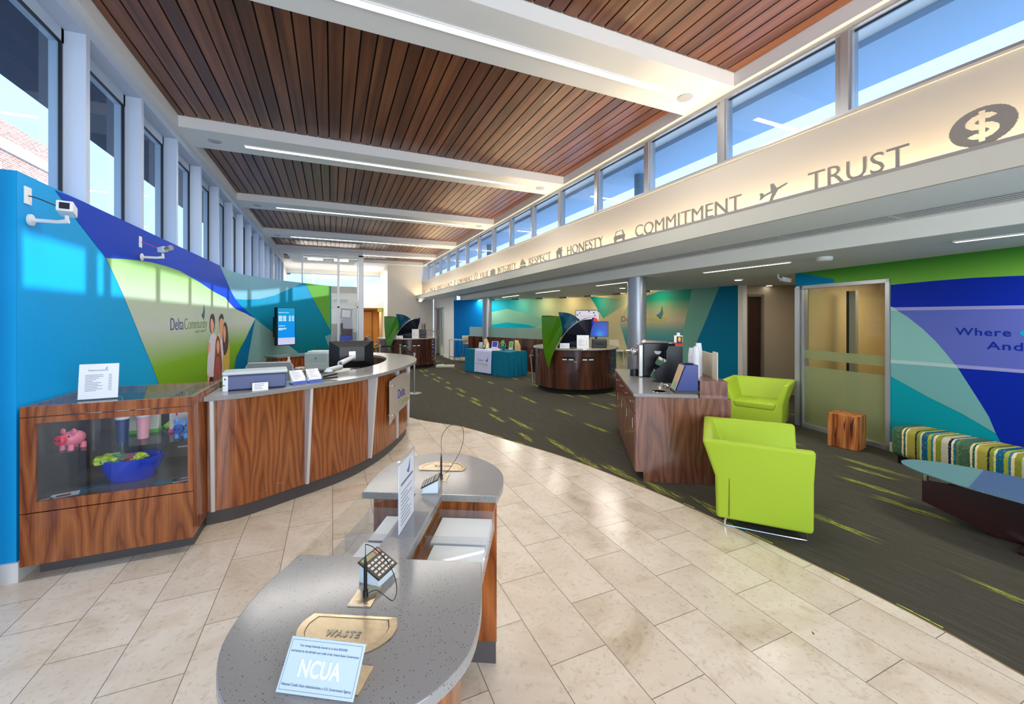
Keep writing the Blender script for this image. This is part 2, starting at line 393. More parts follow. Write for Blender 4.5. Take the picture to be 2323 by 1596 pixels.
# exterior overhangs of the roof
SOFF = mat('exterior_soffit', (142, 168, 194), .6)
mb = MB(); mb.box(XR+.35, 5.22, YB-2, YE+6, 4.2, H+.3); struct(mb.build('roof', SOFF))
mb = MB(); mb.box(-3.05, -2.142, YB-2, YE+6, 4.2, H+.3); struct(mb.build('roof', mat('blue_grey_soffit', (44, 66, 96), .6)))
# ---- left wall: piers, windows, mural partition
pier = [3.55+1.113*i for i in range(-6, 16)]
mb = MB()
for y in pier: mb.box(-2.14, XL, y, y+.062, 0, ZB-.1)
mb.box(-2.14, XL+.0, YB, YE, ZB-.0995, ZB-.0005)
struct(mb.build('wall_left', mat('daylight_tinted_paint', (188, 202, 224), .5)))  # blue cast of the window daylight is partly mixed into this paint colour
wn = 1
for i in range(len(pier)-1):
    y0, y1 = pier[i]+.062, pier[i+1]
    m1 = MB(); x0, x1 = -2.14, -2.06
    m1.box(x0, x1, y0, y0+.035, 0, ZB-.1); m1.box(x0, x1, y1-.035, y1, 0, ZB-.1); m1.box(x0, x1, y0, y1, ZB-.22, ZB-.10); m1.box(x0, x1, y0, y1, 0, .12)
    m1.mi = 1; g = .012
    m1.box(-2.075, -2.052, y0+.035, y0+.035+g, .12, ZB-.22); m1.box(-2.075, -2.052, y1-.035-g, y1-.035, .12, ZB-.22); m1.box(-2.075, -2.052, y0+.035, y1-.035, ZB-.22-g, ZB-.22)
    f = struct(m1.build('window_%d' % wn, [mat('blue_grey_frame', (168, 184, 205), .4), DARKG])); wn += 1
    m2 = MB(); m2.box(-2.075, -2.067, y0+.03, y1-.03, .1, ZB-.2); m2.build('pane', WINGL, f)
# mural partition path (plan), straight then sweeping into the room
LP = [(XL, 3.82), (XL, 9.6)] + smooth_path([(XL, 9.6), (-1.9, 10.5), (-1.68, 11.3), (-1.25, 12.05), (-.72, 12.85), (-.02, 13.75)], 4)[1:]
RW = [(7.004, 4.31), (6.50, 1.72), (5.95, -1.1), (5.6, -2.9)]
BW = [(8.42, 6.33), (8.36, 9.0), (8.3, 11.2)] + smooth_path([(8.3, 11.2), (8.05, 12.6), (7.3, 14.0), (6.2, 15.3), (4.65, 16.62)], 5)[1:]
class Wall:
    """a vertical surface over a plan polyline; side=+1 means the room lies left of the walking direction"""
    def __init__(s, pts, side): 
        s.p = [Vector(q) for q in pts]; s.side = side; s.s = [0]
        for a, b in zip(s.p, s.p[1:]): s.s.append(s.s[-1]+(b-a).length)
        s.n = []
        for i in range(len(s.p)):
            a = s.p[max(0, i-1)]; b = s.p[min(len(s.p)-1, i+1)]; t = (b-a).normalized(); s.n.append(Vector((-t.y, t.x))*side)
    def at(s, u, z, w=0):
        u = max(0, min(s.s[-1]-1e-6, u))
        for i in range(len(s.p)-1):
            if s.s[i] <= u <= s.s[i+1]:
                k = (u-s.s[i])/(s.s[i+1]-s.s[i]); q = s.p[i].lerp(s.p[i+1], k); n = s.n[i].lerp(s.n[i+1], k)
                return (q.x+n.x*w, q.y+n.y*w, z)
    def hit(s, px, py):
        d = ray(px, py); best = None
        for i in range(len(s.p)-1):
            a, b = s.p[i], s.p[i+1]; e = b-a
            if i == len(s.p)-2: e2 = e*1.5
            den = d.x*e.y-d.y*e.x
            if abs(den) < 1e-9: continue
            t = (a.x*e.y-a.y*e.x)/den; k = (a.x*d.y-a.y*d.x)/den
            if t > 0 and -1e-3 <= k <= 1.001 and (best is None or t < best[0]): best = (t, s.s[i]+k*(s.s[i+1]-s.s[i]))
        if best is None:
            return None
        return (best[1], EYE+d.z*best[0])
    def panel(s, mb, poly, w, clampz=None):
        """flat printed shape laid on the wall: poly in (s,z)"""
        bm = bmesh.new(); vs = [bm.verts.new((u, v, 0)) for u, v in poly]; bm.faces.new(vs)
        for c in s.s[1:-1]:
            bmesh.ops.bisect_plane(bm, geom=bm.verts[:]+bm.edges[:]+bm.faces[:], plane_co=(c, 0, 0), plane_no=(1, 0, 0))
        bmesh.ops.triangulate(bm, faces=bm.faces)
        bm.verts.ensure_lookup_table(); bm.verts.index_update()
        mb.add([s.at(v.co.x, v.co.y, w) for v in bm.verts], [tuple(v.index for v in f.verts) for f in bm.faces]); bm.free()
    def pix(s, mb, poly, w, z0=None, z1=None):
        P = [s.hit(*q) for q in poly]; P = [q for q in P if q]
        P = [(u, min(z1 if z1 is not None else 9, max(z0 if z0 is not None else 0, v))) for u, v in P]
        s.panel(mb, P, w)
    def solid(s, mb, t, z0, z1):
        n = len(s.p); A = [s.at(u, z0, 0) for u in s.s]; B = [s.at(u, z0, -t) for u in s.s]
        vs = [*A, *B, *[(x, y, z1) for x, y, _ in A], *[(x, y, z1) for x, y, _ in B]]
        fs = []
        for i in range(n-1): fs += [(i, i+1, 2*n+i+1, 2*n+i), (n+i+1, n+i, 3*n+i, 3*n+i+1), (2*n+i, 2*n+i+1, 3*n+i+1, 3*n+i), (i+1, i, n+i, n+i+1)]
        fs += [(0, 2*n, 3*n, n), (n-1, 2*n-1, 4*n-1, 3*n-1)]
        mb.add(vs, fs)
wl = Wall(LP, -1)
def vgrad(name, stops, axis=2, lo=0, hi=1, rough=.55, blend=None):
    m = mat(name, (128, 128, 128), rough); v = coords(m); sp = N(m, 'ShaderNodeSeparateXYZ'); L(m, v, sp.inputs[0])
    mr = N(m, 'ShaderNodeMapRange'); mr.inputs['From Min'].default_value = lo; mr.inputs['From Max'].default_value = hi; L(m, sp.outputs[axis], mr.inputs[0])
    r = ramp(m, stops, mr.outputs[0]); L(m, r.outputs[0], bsdf(m).inputs['Base Color']); bsdf(m).inputs['Specular IOR Level'].default_value = .12; return m
CY = vgrad('print_cyan', [(0, (0, 158, 232)), (.35, (0, 160, 216)), (1, (0, 150, 200))], 1, 3.8, 9)
MURL = [CY, mat('print_royal_blue', (18, 66, 190), .6, spec=.1), mat('print_pale_teal', (118, 166, 186), .6, spec=.1),
        vgrad('print_green_fade', [(0, (100, 150, 6)), (.30, (124, 172, 34)), (.56, (192, 200, 190)), (.72, (184, 200, 176)), (1, (134, 188, 92))], 2, .6, 2.45),
        mat('print_leaf_green', (98, 158, 60), .6, spec=.1), mat('print_deep_teal', (0, 104, 150), .6, spec=.1), mat('print_grey_teal', (122, 160, 156), .6, spec=.1),
        vgrad('print_teal_right', [(0, (0, 112, 122)), (.5, (0, 128, 158)), (1, (0, 140, 186))], 2, .8, 2.6),
        mat('print_navy', (50, 64, 140), .6, spec=.1), mat('print_lime', (122, 164, 84), .6, spec=.1), mat('print_teal_dark', (0, 120, 150), .4),
        mat('print_skin', (226, 164, 130), .6, spec=.1), mat('print_hair', (74, 46, 34), .4), mat('print_shirt', (212, 208, 220), .6, spec=.1), mat('print_yellow', (214, 180, 70), .4), mat('print_plaid', (170, 80, 80), .4), mat('print_redhair', (140, 78, 46), .6, spec=.1), mat('print_black', (30, 26, 28), .4),
        mat('partition_side_paint', (0, 158, 222), .4)]
TOPZ = 2.73
mb = MB(); mb.mi = 18; wl.solid(mb, .12, 0, TOPZ)
mb.box(-2.20, XL-.12, 3.82, 3.9, 0, TOPZ)
mb.mi = 0; wl.panel(mb, [(0, .001), (wl.s[-1]-.001, .001), (wl.s[-1]-.001, TOPZ), (0, TOPZ)], .001)
s2 = wl.hit(534, 678)[0]
mb.mi = 7; wl.panel(mb, [(s2-.4, .01), (wl.s[-1]-.001, .01), (wl.s[-1]-.001, TOPZ-.002), (s2-.4, TOPZ-.002)], .0018)
gtop = [(240, 585), (280, 587), (310, 590), (340, 594), (375, 603), (407, 614), (448, 637), (484, 661), (511, 675), (534, 700), (556, 710), (579, 722)]
mb.mi = 3; wl.pix(mb, gtop+[(557, 768), (536, 808), (531, 835), (524, 900), (516, 980), (400, 980), (385, 935), (368, 893), (345, 830), (320, 770), (300, 720), (275, 660)], .003)
mb.mi = 1; wl.pix(mb, [(124, 431), (180, 508), (240, 585)]+gtop[1:]+[(570, 714), (534, 678), (515, 640), (498, 600), (440, 545), (370, 540), (300, 480), (180, 420)], .004, z1=TOPZ-.001)
mb.mi = 2; wl.pix(mb, [(498, 600), (515, 640), (534, 678), (556, 679.5), (588, 678), (622, 670), (656, 655), (687, 641), (640, 630), (560, 615)], .005, z1=TOPZ-.001)
mb.mi = 4; wl.pix(mb, [(692, 638), (720, 695), (749, 748), (749.3, 640)], .005, z1=TOPZ-.001)
mb.mi = 6; wl.pix(mb, [(579, 722), (625, 758), (673, 797), (740, 850), (740, 950), (540, 980), (552, 880), (559, 833)], .004, z0=.01)
mb.mi = 5; wl.pix(mb, [(579, 722), (559, 833), (552, 900), (540, 980), (516, 980), (524, 900), (531, 835), (536, 808), (557, 768)], .005, z0=.01)
def wt(wall, mb, s, pxa, pxb, pybase, h, w, **kw):
    a = wall.hit(pxa, pybase); b = wall.hit(pxb, pybase); sg = 1 if b[0] > a[0] else -1
    put_text(mb, s, lambda u, v, q: wall.at(a[0]+sg*u, a[1]+v, w+q), .0006, width=abs(b[0]-a[0]), height=h, **kw)
# the printed logo
mb.mi = 8; wt(wl, mb, 'Delta', 386, 415, 749, .17, .006, bold=-.012)
mb.mi = 9; wt(wl, mb, 'Community', 417, 469, 747, .17, .006, bold=-.012); wt(wl, mb, 'CREDIT UNION', 441, 464, 755, .04, .006)
def sail(wall, mb, c, s, w, mi=(8, 10, 9), sg=1):
    u, z = c
    for k, (pts) in enumerate(([(-.5, -.1), (.1, .25), (.35, 1.0), (.42, .1), (.15, -.5)], [(-.35, -.08), (.1, .3), (.3, .7), (.3, .05), (.14, -.36)], [(.2, -.5), (.48, .1), (.44, .8), (.58, .2), (.45, -.2)])):
        mb.mi = mi[k]; wall.panel(mb, [(u+sg*p*s, z+q*s) for p, q in pts], w+.0006*(k+1))
sail(wl, mb, wl.hit(460, 712), .17, .006)
# printed family of four
def pp(mi, poly, w=.0065, k=3):
    mb.mi = mi; wl.pix(mb, smooth_path(poly, k, True), w)
pp(13, [(487, 756), (478, 758), (473, 774), (471, 800), (469, 830), (470, 853), (484, 853), (487, 820), (490, 790), (492, 770)], .0060)
pp(11, [(472, 780), (476, 778), (475, 796), (470, 802)], .0066); pp(11, [(470, 852), (475, 854), (474, 866), (470, 866)], .0066)
pp(12, [(481, 711), (485.5, 717), (487, 734), (485, 748), (480, 755), (476, 749), (474.6, 733), (477, 716)], .0066)
pp(11, [(478, 722), (482, 727), (485, 738), (483, 750), (481, 756), (477.6, 749), (476.4, 734)], .0072)

pp(13, [(494, 756), (506, 764), (510, 780), (508, 840), (496, 845), (494, 800)], .0062)
pp(12, [(502, 711), (505.5, 716), (506.5, 726), (503, 722), (498, 724), (496.6, 732), (496.4, 719)], .0076)
pp(11, [(501, 718), (505.6, 722), (505.4, 745), (503, 766), (500, 770), (497.4, 756), (497, 730)], .0070)
pp(12, [(509, 730), (514, 738), (517, 765), (516, 790), (508, 806), (504, 780), (505, 745)], .0074)
pp(11, [(508, 738), (511, 748), (511, 764), (508, 778), (506, 764), (505, 748)], .0078)
pp(14, [(512, 780), (519, 778), (520, 800), (518, 838), (506, 845), (505, 808)], .0070)
pp(16, [(493.5, 761), (497, 768), (499, 782), (501, 805), (503, 830), (500, 852), (487, 858), (484, 850), (485, 828), (487, 800), (488, 778), (490, 766)], .0082)
pp(11, [(493, 771), (496.4, 780), (496.4, 793), (493.4, 802), (490.4, 793), (490, 780)], .0088)
pp(15, [(489, 812), (497, 812), (499, 840), (497, 868), (484, 870), (486, 840)], .0086)
pp(17, [(475, 856), (482, 856), (482, 872), (474, 872)], .0066)
struct(mb.build('wall_left', MURL))
mb = MB(); 
for u0, u1 in ((0, wl.s[-1]),):
    n = len(wl.p); 
    A = [wl.at(u, 0, .0) for u in wl.s]; B = [wl.at(u, 0, .018) for u in wl.s]
    vs = [*A, *B, *[(x, y, .13) for x, y, _ in A], *[(x, y, .12) for x, y, _ in B]]
    fs = [f for i in range(n-1) for f in ((n+i, n+i+1, 3*n+i+1, 3*n+i), (2*n+i, 2*n+i+1, 3*n+i+1, 3*n+i))]+[(0, n, 3*n, 2*n)]
    mb.add(vs, fs)
mb.box(-2.2, XL+.018, 3.80, 3.82, 0, .13)
struct(mb.build('baseboard_left', WHITE))
# ---- right side: clerestory, frieze, ledge, fascia, low ceiling
mb = MB(); mb.box(XR, XR+.25, YB, YE, 2.7, 3.495); mb.box(XR-.02, XR-.0005, YB, YE, 3.48, 3.5)
struct(mb.build('wall_right', mat('frieze_paint', (176, 172, 166), .6)))
mb = MB(); mb.box(3.745, 3.775, YB, YE, 2.655, 2.839); struct(mb.build('trim_2', mat('ledge_paint', (192, 190, 178), .6)))
mb = MB(); mb.box(3.741, 3.7445, YB, YE, 2.818, 2.842); struct(mb.build('trim_2', mat('taupe_sign_rail', (150, 144, 138), .5)))
UND = mat('pale_underside_paint', (240, 244, 250), .6)
mb = MB(); mb.box(3.776, 4.50, YB, YE, 2.655, 2.695); struct(mb.build('trim_2', UND))
mb = MB(); mb.box(4.501, 4.829, YB, 16.6, 2.72, 2.74); mb.box(4.83, 4.919, YB, 16.6, 2.655, 2.70); struct(mb.build('trim_2', UND))
mb = MB(); mb.box(4.92, 4.969, YB, 16.6, ZL-.003, 2.72); struct(mb.build('trim_2', mat('pale_fascia_paint', (240, 240, 232), .6)))
mb = MB(); mb.box(4.97, 12.5, YB, 21, ZL, ZL+.04); struct(mb.build('ceiling', LOWC))
mb = MB(); mb.box(XR+.2, 13, YB, YE, 2.9, 3.15); struct(mb.build('roof', mat('white_membrane_roof', (235, 238, 242), .7)))
wr = pier
rm = [-3.0+1.222*i+.14 for i in range(0, 20)]
rm = [3.30-.0+1.213*(i-6) for i in range(0, 20)]
for i in range(len(rm)-1):
    y0, y1 = rm[i]+.03, rm[i+1]-.03
    if y1 > YE: break
    m1 = MB(); x0, x1 = XR, XR+.11
    m1.box(x0, x1, y0-.06, y0, 3.495, ZB); m1.box(x0+.02, x1, y0, y0+.05, 3.495, ZB); m1.box(x0+.02, x1, y1-.02, y1, 3.495, ZB)
    m1.box(x0, x1, y0, y1, 3.495, 3.53); m1.box(x0, x1, y0, y1, ZB-.05, ZB)
    m1.mi = 1; m1.box(x0+.05, x0+.07, y0+.05, y1-.02, ZB-.062, ZB-.05); m1.box(x0+.05, x0+.07, y0+.05, y0+.06, 3.53, ZB-.05)
    f = struct(m1.build('window_%d' % wn, [FRAME, DARKG])); wn += 1
    m2 = MB(); m2.box(x0+.058, x0+.066, y0+.05, y1-.02, 3.53, ZB-.055); m2.build('pane', WINGL, f)
# cove lamp behind the ledge
t = thing('cove_light', 'long warm strip light hidden in the ledge under the frieze lettering', 'light', (3.955, 8, 2.70))
MB().box(-.035, .035, YB-8+.1, 12.1, 0, .02).build('light_strip', mat('warm_led', (255, 255, 255), .5, emit=(255, 224, 172), es=40), t)
MB().box(-.05, .05, YB-8+.1, 12.1, -.0, .008).build('housing', WHITE, t)
# linear air grille
t = thing('air_grille', 'long slotted linear air grille in the underside of the beam', 'vent', (4.665, 6, 2.655))
m1 = MB(); m2 = MB()
for k in range(5): x = -.135+.0675*k; m1.box(x-.017, x+.017, YB-6, 10.3, 0, .003)
for y in range(-9, 11): m1.box(-.145, .145, y-.01, y+.01, .003, .008)
m1.box(-.165, -.147, YB-6, 10.3, 0, .045); m1.box(.147, .165, YB-6, 10.3, 0, .045)
m1.build('slat', mat('grey_grille', (222, 224, 228), .5), t); m2.box(-.146, .146, YB-6, 10.3, .014, .018); m2.build('backing', BLACKM, t)
# end walls
mb = MB(); mb.box(2.5, 4.6, YE, YE+.2, 0, H+.3); mb.box(2.42, 2.5, YE, 24, 0, H+.3); struct(mb.build('wall_back', mat('back_wall_paint', (202, 198, 190), .6)))
mb = MB(); mb.box(-2.3, 2.5, 24, 24.2, 2.25, 3.3); mb.box(-2.3, 2.5, 24, 24.2, 4.1, H+.3); mb.box(-2.3, 1.0, 24, 24.2, 0, 2.25); mb.box(-2.4, -2.14, YE, 24.2, 0, H); mb.box(1.0, 2.5, 21.9, 22.1, 2.26, 3.5)
struct(mb.build('wall_back', WHITE))
mb = MB(); mb.box(-2.3, 2.5, 24.05, 24.1, 3.3, 3.34); 
for x in (-2.2, -.9, .4, 1.7, 2.44): mb.box(x-.03, x+.03, 24.02, 24.14, 3.3, 4.1)
f = struct(mb.build('window_%d' % wn, FRAME)); wn += 1
MB().box(-2.2, 2.44, 24.07, 24.078, 3.34, 4.1).build('pane', WINGL, f)
TAN = mat('tan_paint', (222, 172, 98), .6)
mb = MB(); mb.box(1.0, 2.6, 25.4, 25.5, 0, 2.6); mb.box(1.0, 1.08, 22.1, 25.4, 0, 2.6); mb.box(2.5, 2.6, 24.0, 25.4, 0, 2.6); mb.box(1.0, 2.6, 22.1, 25.5, 2.26, 2.3)
struct(mb.build('wall_back', TAN))
mb = MB(); mb.box(1.25, 1.32, 25.3, 25.4, 0, 2.15); mb.box(2.12, 2.19, 25.3, 25.4, 0, 2.15); mb.box(1.25, 2.19, 25.3, 25.4, 2.1, 2.17)
d = struct(mb.build('door_1', mat('tan_door_frame', (150, 112, 62), .5))); MB().box(1.32, 2.12, 25.33, 25.38, 0, 2.1).build('door_leaf', mat('oak_door', (206, 158, 88), .45), d)
light('corridor_lamp', 'AREA', (1.8, 23.6, 2.2), (0, 0, 0), 22, (1, .78, .45), 1, 1)
light('end_fill', 'AREA', (.4, 22.2, 4.1), (0, 0, 0), 330, (1, .98, .95), 3.5, 2)  # added fill lamp facing down, brightens the glass office and far end
# storefront behind the camera
mb = MB(); mb.box(-2.3, 8, YB-.2, YB, ZL, H+.3); mb.box(-2.6, -2.3, YB-.2, YB, 0, H)
for x in (-2.2, -.9, .5, 1.9, 3.3, 4.7, 6.1): mb.box(x-.04, x+.04, YB-.1, YB, 0, ZL)
struct(mb.build('wall_front', FRAME))
# exterior: ground, building across the way, outside column
mb = MB(); mb.box(-60, 60, -40, 70, -.3, -.05); struct(mb.build('ground', mat('paving_outside', (170, 168, 160), .9)))
def brick(name):
    m = mat(name, (160, 110, 95), .8); v = coords(m, (1, 1, 1)); sp = N(m, 'ShaderNodeSeparateXYZ'); L(m, v, sp.inputs[0]); cb = N(m, 'ShaderNodeCombineXYZ'); L(m, sp.outputs[1], cb.inputs[0]); L(m, sp.outputs[2], cb.inputs[1])
    b = N(m, 'ShaderNodeTexBrick'); b.inputs['Scale'].default_value = 1; b.inputs['Brick Width'].default_value = .3; b.inputs['Row Height'].default_value = .1; b.inputs['Mortar Size'].default_value = .012
    b.inputs['Color1'].default_value = (*lin((176, 118, 100)), 1); b.inputs['Color2'].default_value = (*lin((196, 150, 130)), 1); b.inputs['Mortar'].default_value = (*lin((220, 214, 205)), 1)
    L(m, cb.outputs[0], b.inputs['Vector']); L(m, b.outputs['Color'], bsdf(m).inputs['Base Color']); return m
t = thing('neighbouring_building', 'sunlit brick and white building seen through the left windows', 'building', (-14, 8, -.05))
MB().box(-4, 0, -16, 26, 0, 11).build('wall', brick('brick_wall'), t)
mb = MB()
for z in (3.2, 6.4, 9.6): mb.box(0, .12, -16, 26, z, z+.5)
mb.build('band_course', WHITE, t)
for y in range(-14, 26, 4):
    for z in (1.2, 4.3, 7.5):
        f = MB().box(0, .06, y-.75, y+.75, z, z+1.5).build('window', WHITEP, t)
        MB().box(.05, .08, y-.62, y+.62, z+.12, z+1.38).build('pane', mat('dark_pane', (90, 110, 120), .1), f)
for y, nm in ((5.56, 'round grey column outside the clerestory windows above the airplane sign'), (12.9, 'round grey column outside the clerestory windows at the far end')):
    o = MB().lathe([(.1, 3.15), (.1, 4.2)], 4.85, y, 24).build('column', mat('column_outside', (110, 130, 148), .4), smooth=True); tag(o, nm, 'column')
# ---- low zone walls
TE = vgrad('print_teal_r', [(0, (0, 128, 142)), (1, (0, 150, 160))], 2, 0, 1.4)
MURR = [TE, vgrad('print_green_r', [(0, (112, 170, 62)), (1, (60, 130, 44))], 2, 2.15, 2.5), mat('print_blue_r', (4, 36, 150), .6, spec=.1), mat('print_panel_teal', (122, 172, 166), .6, spec=.1), mat('print_panel_blue', (84, 96, 172), .6, spec=.1),
        mat('print_line_teal', (160, 186, 184), .6, spec=.1), mat('print_line_blue', (140, 140, 192), .6, spec=.1), mat('print_teal_pale_r', (104, 158, 158), .6, spec=.1), mat('print_navy_r', (14, 40, 140), .6, spec=.1), mat('print_corner_blue', (0, 122, 168), .6, spec=.1), mat('print_aqua', (0, 160, 190), .6, spec=.1), WHITE]
wrt = Wall(RW, -1)
mb = MB(); mb.mi = 11
# wall with an opening for the office glazing between (7.0,4.2) and (6.74,2.97)
g0 = wrt.hit(1816, 700)[0]; g1 = wrt.hit(2020, 700)[0]
hd = EYE+ (HY-633)*(7.0*SN+4.2*CS)/FOC
hd = 2.27
def wseg(w, mb, u0, u1, z0, z1, t):
    a, b = w.at(u0, z0), w.at(u1, z0); a2, b2 = w.at(u0, z0, -t), w.at(u1, z0, -t)
    mb.add([a, b, b2, a2]+[(x, y, z1) for x, y, _ in (a, b, b2, a2)], [(0, 1, 2, 3), (4, 5, 6, 7), (0, 1, 5, 4), (1, 2, 6, 5), (2, 3, 7, 6), (3, 0, 4, 7)])
wseg(wrt, mb, 0, g0, 0, ZL, .14); wseg(wrt, mb, g0, g1, hd, ZL, .14)
for a, b in zip([g1]+[s for s in wrt.s if s > g1], [s for s in wrt.s if s > g1]): wseg(wrt, mb, a, b, 0, ZL, .14)
def rp(mi, poly, w): mb.mi = mi; wrt.pix(mb, poly, w, .001, ZL-.001)
S = wrt.s[-1]-.01
mb.mi = 0; wrt.panel(mb, [(g1, .001), (S, .001), (S, ZL-.001), (g1, ZL-.001)], .001)
mb.mi = 1; wrt.panel(mb, [(0, hd+.002), (g1, hd+.002), (g1, 2.0), (S, 2.0), (S, ZL-.002), (0, ZL-.002)], .0018)
rp(9, [(1805, 600), (1835, 622), (1893, 633.5), (1893, 640), (1805, 650)], .003)
rp(2, [(2021, 646), (2115, 637), (2205, 630), (2323, 624.6), (2560, 616), (2560, 1400), (2330, 1150), (2260, 983), (2244, 945), (2223, 911), (2196, 869), (2174, 835), (2151, 806), (2124, 774.5), (2093, 745), (2059, 718), (2021, 694)], .003)
cur = [(2021, 694), (2059, 718), (2093, 745), (2124, 774.5), (2151, 806), (2174, 835)]
rp(7, cur[:1]+cur[1:]+[(2196, 869), (2223, 911), (2244, 945), (2260, 983), (2183, 938), (2106, 900), (2021, 853)], .004)
rp(3, [(2021, 697), *cur[1:], (2171, 831), (2021, 819)], .005)
rp(4, [(2030, 699), (2323, 694), (2560, 690), (2560, 870), (2323, 846), (2174, 834), (2151, 806), (2124, 774.5), (2093, 745), (2059, 718)], .005)
rp(6, [(2024, 697), (2323, 692), (2560, 688), (2560, 696), (2323, 700), (2040, 704)], .006)
rp(5, [(2021, 695), (2028, 697), (2038, 704.5), (2021, 705)], .0065)
rp(5, [(2021, 815), (2168, 826), (2174, 834.5), (2021, 823)], .0065); rp(6, [(2168, 826), (2323, 838), (2560, 856), (2560, 866), (2323, 846), (2174, 834.5)], .006)
mb.mi = 8; wt(wrt, mb, 'Where', 2168, 2295, 759, .085, .007, bold=.015, gap=1.1); wt(wrt, mb, 'And', 2239, 2322, 791, .085, .007, bold=.015, gap=1.1)
mb.mi = 10; wt(wrt, mb, 'o', 2315, 2345, 761, .085, .007, bold=.02)
struct(mb.build('wall_right', MURR))
mb = MB(); 
for a, b in zip([g1]+[s for s in wrt.s if s > g1], [s for s in wrt.s if s > g1]):
    p, q, p2, q2 = wrt.at(a, 0), wrt.at(b, 0), wrt.at(a, 0, .015), wrt.at(b, 0, .015)
    mb.add([p, q, q2, p2]+[(x, y, .12) for x, y, _ in (p, q, q2, p2)], [(4, 5, 6, 7), (0, 1, 5, 4), (2, 3, 7, 6), (3, 0, 4, 7), (1, 2, 6, 5)])
struct(mb.build('baseboard_right', CREAM))
# office glazing
mb = MB(); fr_ = lambda u0, u1, z0, z1, w0=-.09, w1=.02: mb.add([wrt.at(u0, z0, w0), wrt.at(u1, z0, w0), wrt.at(u1, z0, w1), wrt.at(u0, z0, w1), wrt.at(u0, z1, w0), wrt.at(u1, z1, w0), wrt.at(u1, z1, w1), wrt.at(u0, z1, w1)], [(0, 3, 2, 1), (4, 5, 6, 7), (0, 1, 5, 4), (1, 2, 6, 5), (2, 3, 7, 6), (3, 0, 4, 7)])
fr_(0, g0+.04, 0, ZL-.24); fr_(g0+.0, g0+.05, 0, hd); fr_(g1-.05, g1, 0, hd); fr_(g0, g1, hd-.05, hd); fr_(g0, g1, 0, .06)
f = struct(mb.build('window_%d' % wn, FRAME, bevel=.004)); wn += 1
mb = MB(); fr_(g0+.05, g1-.05, .06, hd-.05, -.035, -.027); mb.build('pane', glass('office_glass', (.9, .93, .88), 1.0), f)
FRO = glass('frosted_film', (.85, .9, .85), .5, frost=.62, col=(172, 180, 140))
mb = MB(); fr_(g0+.05, g1-.05, .06, .98, -.026, -.025); fr_(g0+.05, g1-.05, 1.10, 1.24, -.026, -.025); mb.build('frosted_film', FRO, f)
# office behind the glazing
mb = MB(); mb.box(9.6, 9.7, 1.0, 4.2, 0, ZL); mb.box(7.17, 9.7, 4.2, 4.27, 0, ZL); mb.box(6.6, 9.7, .9, 1.0, 0, ZL); struct(mb.build('wall_office', mat('office_paint', (200, 176, 130), .6)))
light('alcove_lamp', 'AREA', (8.3, 5.3, ZL-.03), (0, 0, 0), 10, (1, .84, .62), .2, .2)
light('office_lamp', 'AREA', (8.3, 3.2, 2.4), (0, 0, 0), 26, (1, .85, .62), 1, 1)
mb = MB()
for a in (2.75, 3.35, 4.0): mb.box(7.9, 7.98, a-.09, a, 0, 2.2); mb.mi = 1; mb.box(7.9, 7.98, a, a+.04, 0, 2.2); mb.mi = 0
f = struct(mb.build('window_%d' % wn, [FRAME, DARKG])); wn += 1
# back wall with sweeping print
wb = Wall(BW, 1)
base = vgrad('print_sweep', [(0, (168, 170, 132)), (.12, (186, 178, 138)), (.55, (184, 180, 142)), (.66, (158, 174, 138)), (.74, (84, 164, 152)), (.82, (10, 142, 162)), (.89, (0, 136, 176)), (.905, (0, 112, 180)), (1, (0, 104, 174))], 1, 8, 16.6)
MURB = [base, vgrad('print_teal_b', [(0, (0, 128, 150)), (.30, (96, 148, 140)), (.5, (186, 172, 142)), (.62, (158, 166, 130)), (.85, (20, 140, 112)), (1, (0, 130, 130))], 2, .9, 2.5), mat('print_deep_b', (0, 112, 144), .6, spec=.1), mat('print_mid_b', (108, 160, 142), .6, spec=.1), vgrad('print_tri_b', [(0, (180, 178, 142)), (.5, (90, 160, 136)), (.8, (0, 136, 128)), (1, (0, 130, 124))], 1, 10.0, 12.0),
        mat('print_ink_b', (52, 52, 60), .4), mat('print_olive_b', (150, 158, 50), .4), mat('print_sail_b', (0, 120, 150), .4), mat('print_aqua_b', (0, 150, 172), .6, spec=.1), WHITE]
mb = MB(); mb.mi = 9; wb.solid(mb, .15, 0, ZL)
def bp(mi, poly, w): mb.mi = mi; wb.pix(mb, poly, w, .1, ZL-.001)
mb.mi = 0; wb.panel(mb, [(0, .12), (wb.s[-1]-.001, .12), (wb.s[-1]-.001, ZL-.001), (0, ZL-.001)], .001)
bp(1, [(1470, 669), (1494, 659), (1494, 640), (1570, 640), (1552, 740), (1530, 870), (1440, 870), (1405, 730), (1425, 690)], .003)
bp(3, [(1570, 640), (1552, 740), (1530, 870), (1570, 870), (1600, 730), (1632, 640)], .003)
bp(2, [(1632, 640), (1600, 730), (1570, 800), (1570, 900), (1680, 900), (1680, 640)], .004)
bp(4, [(1339, 672), (1402, 677), (1440, 662), (1410, 696), (1368.6, 722), (1355, 700)], .003)
bp(3, [(1113, 708), (1150, 700), (1200, 712), (1240, 725), (1218, 741), (1190, 735), (1150, 731), (1113, 737)], .0025)
bp(8, [(1113, 737), (1150, 732), (1190, 735), (1218, 742), (1190, 745), (1150, 745), (1150, 770), (1125, 790), (1113, 790)], .003)
mb.mi = 5; wt(wb, mb, 'Delta', 1410, 1443, 729, .17, .005)
mb.mi = 6; wt(wb, mb, 'Community', 1446, 1514, 729, .17, .005); wt(wb, mb, 'CREDIT UNION', 1474, 1505, 736.5, .05, .005)
sail(wb, mb, wb.hit(1497, 713), .26, .006, (5, 7, 6), -1)
struct(mb.build('wall_back', MURB))
